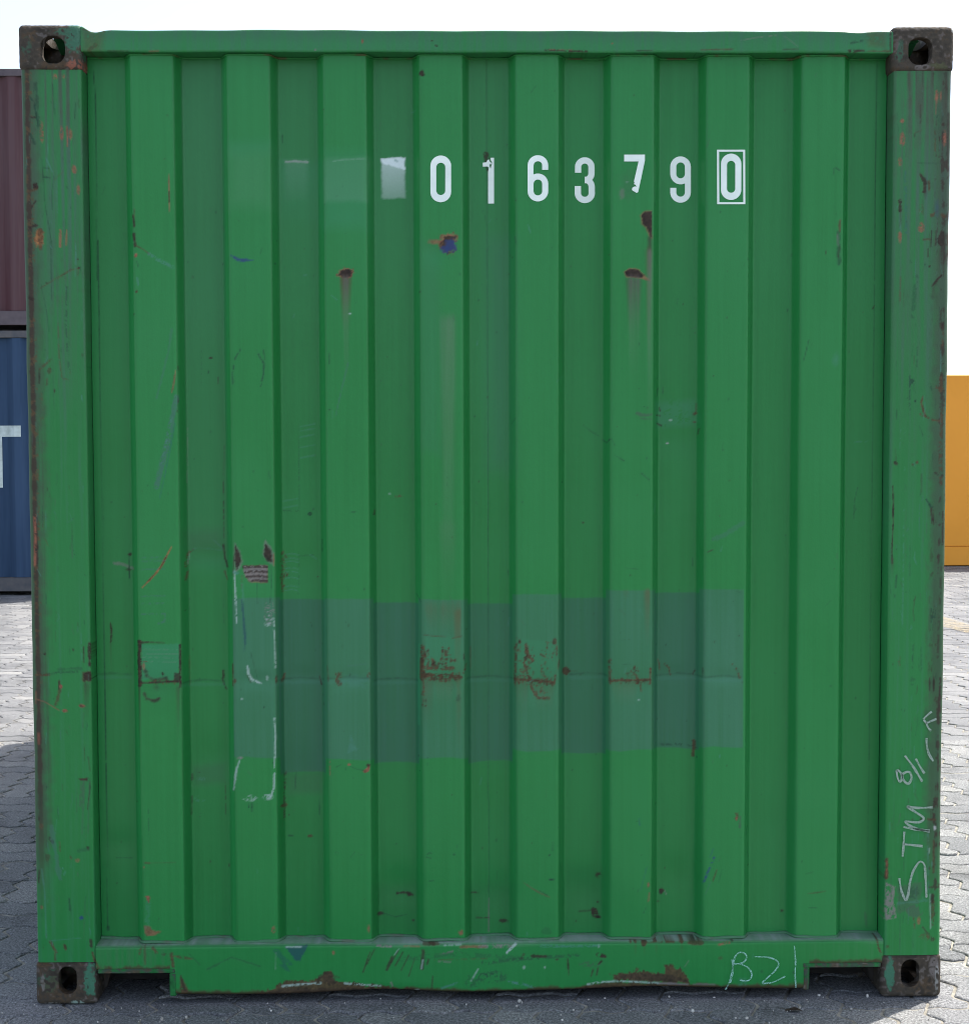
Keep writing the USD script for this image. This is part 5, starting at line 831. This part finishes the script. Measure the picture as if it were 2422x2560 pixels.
# ------------------------------------------------------------------ numerals: thin vinyl on the ribs and in the troughs
def cpt(crop, layer): 
    ox, oy = CROP[crop]
    return lambda g: affinity.affine_transform(g, [1, 0, 0, 1, 0, 0])
def vinyl(name, crop, layer, geom, label, size=.012):
    geom = geom.simplify(.4)
    ox, oy = CROP[crop]
    out = []
    for g in getattr(geom, 'geoms', [geom]):
        conv = lambda ring: np.array([at(ox + x * ZS, oy + y * ZS, DEPTH[layer]) for x, y in list(ring.coords)[:-1]])
        g2 = Polygon(conv(g.exterior), [conv(h) for h in g.interiors]).buffer(0)
        m = trimesh.creation.extrude_polygon(g2, .0005, engine='earcut')
        v, f = trimesh.remesh.subdivide_to_size(m.vertices, m.faces, size)
        x, z, t = v[:, 0], v[:, 1], v[:, 2]
        V = np.c_[x, DEPTH[layer] + dent(x, z) - .0004 - t, z]
        out.append(trimesh.Trimesh(V, f, process=False))
    obj(name, cat(*out), M_VINYL, green, label=label)
def ring(x0, x1, y0, y1, ix0, ix1, iy0, iy1):
    def stad(a, b, c, d): r = (b - a) / 2 - .01; return LineString([((a + b) / 2, c + r), ((a + b) / 2, d - r)]).buffer(r, 24)
    return stad(x0, x1, y0, y1).difference(stad(ix0, ix1, iy0, iy1))
def arc(cx, cy, r, a0, a1, n=14, ry=None):
    return [(cx + r * math.cos(t), cy - (ry or r) * math.sin(t)) for t in np.radians(np.linspace(a0, a1, n))]
six_path = [(436, 1137), (436, 1107)] + arc(387, 1107, 49, 0, 180) + [(338, 1279)] + arc(387, 1279, 49, 180, 360) + [(436, 1230)] + arc(387, 1230, 49, 0, 180)
def six(): return LineString(six_path).buffer(20, 10, cap_style=2, join_style=1)
def three():
    a = LineString([(656, 1156), (656, 1118)] + arc(701, 1118, 45, 180, 0) + [(746, 1160)] + arc(700, 1160, 46, 0, -75, 8)).buffer(21, 10, cap_style=2)
    b = LineString(arc(700, 1250, 47, 75, 0, 8) + [(747, 1292)] + arc(701, 1292, 47, 360, 180) + [(654, 1245)]).buffer(21, 10, cap_style=2)
    return unary_union([a, b, sbox(700, 1183, 722, 1226)])
one = Polygon([(70, 1055), (93, 1055), (93, 1362), (54, 1362), (54, 1150), (58, 1120), (50, 1113), (18, 1115), (18, 1088), (42, 1085), (50, 1070), (60, 1066), (64, 1080), (76, 1090), (73, 1100), (66, 1094), (63, 1110), (70, 1128), (78, 1100), (80, 1084), (70, 1070)]).buffer(0)
seven = Polygon([(965, 1035), (1103, 1035), (1103, 1076), (1058, 1286), (1048, 1292), (1036, 1284), (1024, 1278), (1016, 1270), (1020, 1256), (1036, 1247), (1046, 1252), (1042, 1238), (1030, 1232), (1034, 1222), (1030, 1214), (1061, 1080), (965, 1080)]).buffer(0)
nine = affinity.translate(affinity.rotate(six(), 180, origin=(387, 1193)), 955, 9)
vinyl('numeral', 'B', 'o', ring(1275, 1414, 1040, 1353, 1315, 1375, 1088, 1305), 'white 0 on the rib, first of the row')
vinyl('numeral', 'C', 'i', one, 'white 1 with a torn top')
vinyl('numeral', 'C', 'o', six(), 'white 6')
vinyl('numeral', 'C', 'i', three(), 'white 3')
vinyl('numeral', 'C', 'o', seven, 'white 7 with its foot torn off')
vinyl('numeral', 'C', 'i', nine, 'white 9')
vinyl('numeral', 'D', 'o', ring(214, 350, 1028, 1338, 254, 310, 1076, 1290), 'white boxed 0, last of the row')
vinyl('numeral_frame', 'D', 'o', Polygon([(187, 1002), (375, 1002), (377, 1366), (189, 1366)]).difference(Polygon([(201, 1015), (362, 1015), (364, 1353), (203, 1353)])), 'thin white frame round the last 0')

# chalk writing
def chalk(name, mat, lines, width, label):
    ms = []
    for crop, P in lines:
        Q = LineString([tuple(q) for q in pts(crop, 'f', P)])
        q = np.array([Q.interpolate(t).coords[0] for t in np.linspace(0, Q.length, max(3, int(Q.length / .004)))])
        g0 = gaussian_filter1d(q, 1.6, axis=0, mode='nearest'); g0[0], g0[-1] = q[0], q[-1]
        T = np.gradient(g0, axis=0); T /= np.maximum(np.linalg.norm(T, axis=1)[:, None], 1e-9); N = np.c_[-T[:, 1], T[:, 0]]
        hw = width * MM / 2 * (1 + .25 * vnoise(np.arange(len(g0)) * 1.0, np.zeros(len(g0)), 3, len(ms) + 7))[:, None]
        a, b = g0 + N * hw, g0 - N * hw
        yy = -.0007 if mat is M_CHALK_WHITE else .0015
        V = np.vstack([np.c_[a[:, 0], np.full(len(a), yy), a[:, 1]], np.c_[b[:, 0], np.full(len(b), yy), b[:, 1]]])
        n = len(a)
        F = np.array([[i, i + 1, n + i + 1, n + i] for i in range(n - 1)])
        ms.append(trimesh.Trimesh(V, np.vstack([F[:, [0, 1, 2]], F[:, [0, 2, 3]]]), process=False))
    obj(name, cat(*ms), mat, green, label=label)
NOTE = [
    ('letter S', [('N', [(1408, 900), (1420, 985), (1453, 1060), (1468, 1010), (1478, 930), (1500, 850), (1545, 780), (1578, 800), (1584, 900), (1590, 1030)])]),
    ('letter T', [('N', [(1441, 588), (1436, 680), (1430, 755)]), ('N', [(1438, 672), (1500, 678), (1565, 686)])]),
    ('letter M', [('N', [(1632, 424), (1580, 428), (1520, 430), (1450, 415), (1530, 465), (1582, 498), (1548, 528), (1480, 522), (1435, 514), (1470, 545), (1530, 572), (1612, 588)]), ('N', [(1436, 556), (1520, 574), (1612, 580)])]),
    ('figure 8', [('N', [(1390, 178), (1393, 220), (1408, 262), (1426, 250), (1428, 210), (1405, 172), (1390, 178)]), ('N', [(1426, 205), (1440, 255), (1472, 275), (1494, 225), (1480, 182), (1450, 186), (1426, 205)])]),
    ('slash', [('N', [(1445, 78), (1500, 150), (1562, 252)])]), ('figure 1', [('N', [(1518, 98), (1545, 150), (1576, 198)])]), ('curved stroke', [('N', [(1590, -40), (1590, 10), (1605, 70), (1636, 116)])]),
    ('upper bent stroke', [('J', [(1625, 1552), (1590, 1580), (1567, 1604)])]), ('crossed stroke', [('J', [(1570, 1608), (1592, 1625), (1596, 1660), (1620, 1680)]), ('J', [(1588, 1630), (1620, 1616), (1657, 1601)])])]
for what, ln in NOTE: chalk('chalk_mark', M_CHALK_GREY, ln, 15, 'grey chalk ' + what + ' on the right post')
TALLY = [
    ('letter B', [('N', [(244, 1645), (275, 1580), (292, 1500), (303, 1425), (335, 1390), (378, 1400), (390, 1430), (370, 1462), (340, 1472), (300, 1472)]), ('N', [(340, 1472), (390, 1490), (424, 1535), (412, 1580), (380, 1590), (340, 1580)]), ('N', [(288, 1440), (295, 1530), (275, 1600)])]),
    ('figure 2', [('N', [(438, 1424), (520, 1425), (580, 1442), (606, 1470), (580, 1515), (478, 1606), (560, 1598), (642, 1556)])]),
    ('figure 1', [('N', [(704, 1350), (712, 1450), (708, 1540), (714, 1632)])])]
for what, ln in TALLY: chalk('chalk_mark', M_CHALK_WHITE, ln, 9, 'white chalk ' + what + ' on the bottom rail')

# ------------------------------------------------------------------ background: two stacked boxes on the left, a yellow wall on the right
def plain_box(name, label, c, z0, h, mats, x0=-9.5, x1=-3.44, y0=10.21, depth=2.438):
    t = thing(name, label, 'shipping container', (x0, y0, z0))
    L = x1 - x0
    side, rail, castm = mats
    obj('side_panel', corrugated(.16, L - .16, .180, h - .085, .036, .278, lambda u, d, v: np.c_[u, .012 + d, v]), side, t)
    obj('side_panel', corrugated(.16, L - .16, .180, h - .085, .036, .278, lambda u, d, v: np.c_[u, depth - .012 - d, v]), side, t)
    obj('roof_panel', corrugated(.1, L - .1, .05, depth - .05, .02, .21, lambda u, d, v: np.c_[u, v, h - .018 - d]), side, t)
    for yy in (0.004, depth - .064):
        obj('top_rail', bx(.1785, L - .1785, yy, yy + .06, h - .083, h - .014, .004), rail, t)
        obj('bottom_rail', bx(.1785, L - .1785, yy, yy + .05, .040, .178, .004), rail, t)
    for xx in (0, L - .16):
        obj('end_panel', corrugated(.16, depth - .16, .12, h - .08, .04, .25, (lambda u, d, v: np.c_[.02 + d, u, v]) if xx == 0 else (lambda u, d, v: np.c_[L - .02 - d, u, v])), side, t)
        for yy in (0, depth - .16):
            obj('corner_post', bx(xx + .004, xx + .156, yy + .004, yy + .156, .119, h - .119, .006), rail, t)
            for zz in (0, h - .118): obj('corner_casting', bx(xx, xx + .16, yy, yy + .16, zz, zz + .118, .008), castm, t)
    obj('floor', bx(.03, L - .03, .06, depth - .06, .13, .162), castm, t)
    return t
M_BLUE = plain('blue_side', (0.018, 0.040, 0.078), (0.031, 0.060, 0.110), (9, 9, .6), .8)
M_BLUE_RAIL = plain('blue_rail', (0.060, 0.062, 0.070), (0.095, 0.088, 0.085), (12, 12, 12), .6)
M_RED = plain('maroon_side', (0.064, 0.024, 0.028), (0.088, 0.050, 0.053), (11, 11, .5), .8)
M_RED_RAIL = plain('maroon_rail', (0.075, 0.060, 0.066), (0.10, 0.08, 0.085), (12, 12, 12), .6)
M_STACK_CAST = plain('stack_castings', (0.03, 0.028, 0.028), (0.07, 0.06, 0.055), (20, 20, 20), .8)
blue = plain_box('shipping_container', 'blue corrugated container with white letter T, bottom of the stack at left', 0, .001, 2.632, (M_BLUE, M_BLUE_RAIL, M_STACK_CAST))
red = plain_box('shipping_container', 'faded maroon corrugated container resting on top of the blue one', 0, 2.6345, 2.540, (M_RED, M_RED_RAIL, M_STACK_CAST))
tx0 = -4.92 + 9.5
T = unary_union([sbox(tx0, 1.574, tx0 + .49, 1.684), sbox(tx0 + .18, 1.07, tx0 + .292, 1.60)])
# the letter follows the corrugation: cut it into flats
n_ = int((6.06 - .32) / .278); p_ = (6.06 - .32) / n_
tm = trimesh.creation.extrude_polygon(T, .001, engine='earcut')
v, f = trimesh.remesh.subdivide_to_size(tm.vertices, tm.faces, .012)
ph = np.mod(v[:, 0] - .16, p_) / p_
dep = np.interp(ph, [0, .13, .37, .63, .87, 1], [0, 0, .036, .036, 0, 0])
M_OLDW = plain('old_white_paint', (.36, .41, .38), (.50, .56, .53), (14, 14, 14), .6)
obj('letter', (np.c_[v[:, 0], .012 + dep - .0025 - v[:, 2], v[:, 1]], f), M_OLDW, blue, label='white letter T')

M_YEL = usdkit.material(stage, '/World/Looks/yellow_wall_paint', {
    'g': ('geometry', {}), 'n': ('noise_texture', {'scale': 1.4, 'detail': 6.0}), 'r': ('rgb_ramp', {'ramp': [(.3, (.64, .255, .024)), (.7, (.70, .285, .032))]}),
    'n2': ('noise_texture', {'scale': 60.0}), 'b': ('bump', {'strength': .1, 'distance': .004}), 'p': ('principled_bsdf', {'roughness': .6, 'specular_ior_level': .25})},
    [('g.position', 'n.vector'), ('g.position', 'n2.vector'), ('n.fac', 'r.fac'), ('r.color', 'p.base_color'), ('n2.fac', 'b.height'), ('b.normal', 'p.normal')], surface='p.BSDF')
wall = thing('yellow_wall', 'smooth orange-yellow wall standing on the paving at right behind the green container', 'wall', (4.6, 13.02, 0))
obj('wall_face', bx(0, 7.4, .012, .30, .24, 2.30, .008), M_YEL, wall)
obj('plinth', bx(0, 7.4, 0, .312, .012, .238, .006), M_YEL, wall)
obj('foot', bx(.02, 7.38, .02, .29, -.004, .012), M_DARK, wall)

# faded line on the paving, a scrap of dry leaf
M_LINE = usdkit.material(stage, '/World/Looks/faded_line_paint', {
    'g': ('geometry', {}), 'n': ('noise_texture', {'scale': 16.0, 'detail': 6.0, 'roughness': .7}),
    'm': ('map_range', {'from_min': .36, 'from_max': .62, 'to_min': 0.0, 'to_max': .6, 'clamp': True}),
    'd': ('diffuse_bsdf', {'color': (.34, .29, .20)}), 't': ('transparent_bsdf', {}), 'x': ('mix_closure', {})},
    [('g.position', 'n.vector'), ('n.fac', 'm.value'), ('m.result', 'x.fac'), ('t.BSDF', 'x.closure1'), ('d.BSDF', 'x.closure2')], surface='x.closure')
def gnd(px_, py_):
    d = _f + (px_ - 1211) / FPX * RIGHT - (py_ - 1280) / FPX * UP
    return (CAM + d * (-CAM[2]) / d[2])[:2]
a, b, c, d = gnd(2350, 1540), gnd(2470, 1577), gnd(2470, 1597), gnd(2350, 1566)
V = []
for t in np.linspace(-2.2, 3.0, 60):
    for s_ in np.linspace(0, 1, 5):
        p = (a + (b - a) * t) * (1 - s_) + (d + (c - d) * t) * s_
        V.append((p[0], p[1], .0045))
line = obj('line_marking', (np.array(V), grid_faces(60, 5)), M_LINE, kind='structure')

M_LEAF = plain('dry_leaf_skin', (.02, .014, .010), (.05, .035, .022), (60, 60, 60), .8, .3)
def leaf(px_, py_, l, rot, seed, label):
    x, y = gnd(px_, py_)
    n = 13; t = np.linspace(0, 1, n)
    w = .22 * l * np.sin(math.pi * t ** .8) * (1 + .2 * vnoise(t * 10, t * 0, 1.5, seed))
    V = []
    for i in range(n):
        for s_ in (-1, 0, 1): V.append((l * (t[i] - .5), s_ * w[i], .002 + .004 * abs(s_) * math.sin(math.pi * t[i]) + .002 * math.sin(5 * t[i] + seed)))
    V = np.array(V); c_, s2 = math.cos(rot), math.sin(rot)
    V = np.c_[V[:, 0] * c_ - V[:, 1] * s2, V[:, 0] * s2 + V[:, 1] * c_, V[:, 2]]
    F = grid_faces(n, 3)
    V2 = np.vstack([V, V - [0, 0, .0008]])
    th = thing('dry_leaf', label, 'leaf', (x, y, 0.0015))
    obj('blade', (V2, np.vstack([F, F[:, ::-1] + len(V)])), M_LEAF, th, smooth=False)
    st = np.array([[-.5 * l - .012, 0, .004], [-.5 * l, 0, .0045]])
    st = np.c_[st[:, 0] * c_ - st[:, 1] * s2, st[:, 0] * s2 + st[:, 1] * c_, st[:, 2]]
    obj('stalk', cyl(.0008, st[0], st[1], 6), M_LEAF, th)
leaf(1983, 2530, .046, -.3, 4, 'curled dark dry leaf lying on the shaded paving below the chalk B21')

q = np.random.default_rng(12); gr = []
ico = trimesh.creation.icosahedron()
for k in range(420):
    if k % 3: x, y = q.uniform(-1.4, 1.35), q.uniform(-.30, .02)
    elif k % 2: x, y = q.uniform(-2.4, -1.26), q.uniform(-.3, 3.6)
    else: x, y = q.uniform(1.26, 2.6), q.uniform(-.3, 3.6)
    r = q.exponential(.0011) + .0009
    v = ico.vertices * q.uniform(.6, 1.3, 3) * r
    gr.append(trimesh.Trimesh(v + [x, y, r * .6 + .001], ico.faces, process=False))
M_GRIT = plain('pale_grit', (.22, .21, .19), (.62, .60, .55), (30, 30, 30), .9)
obj('grit', cat(*gr), M_GRIT, label='pale grit and crumbs scattered on the paving', cat='grit', kind='stuff')
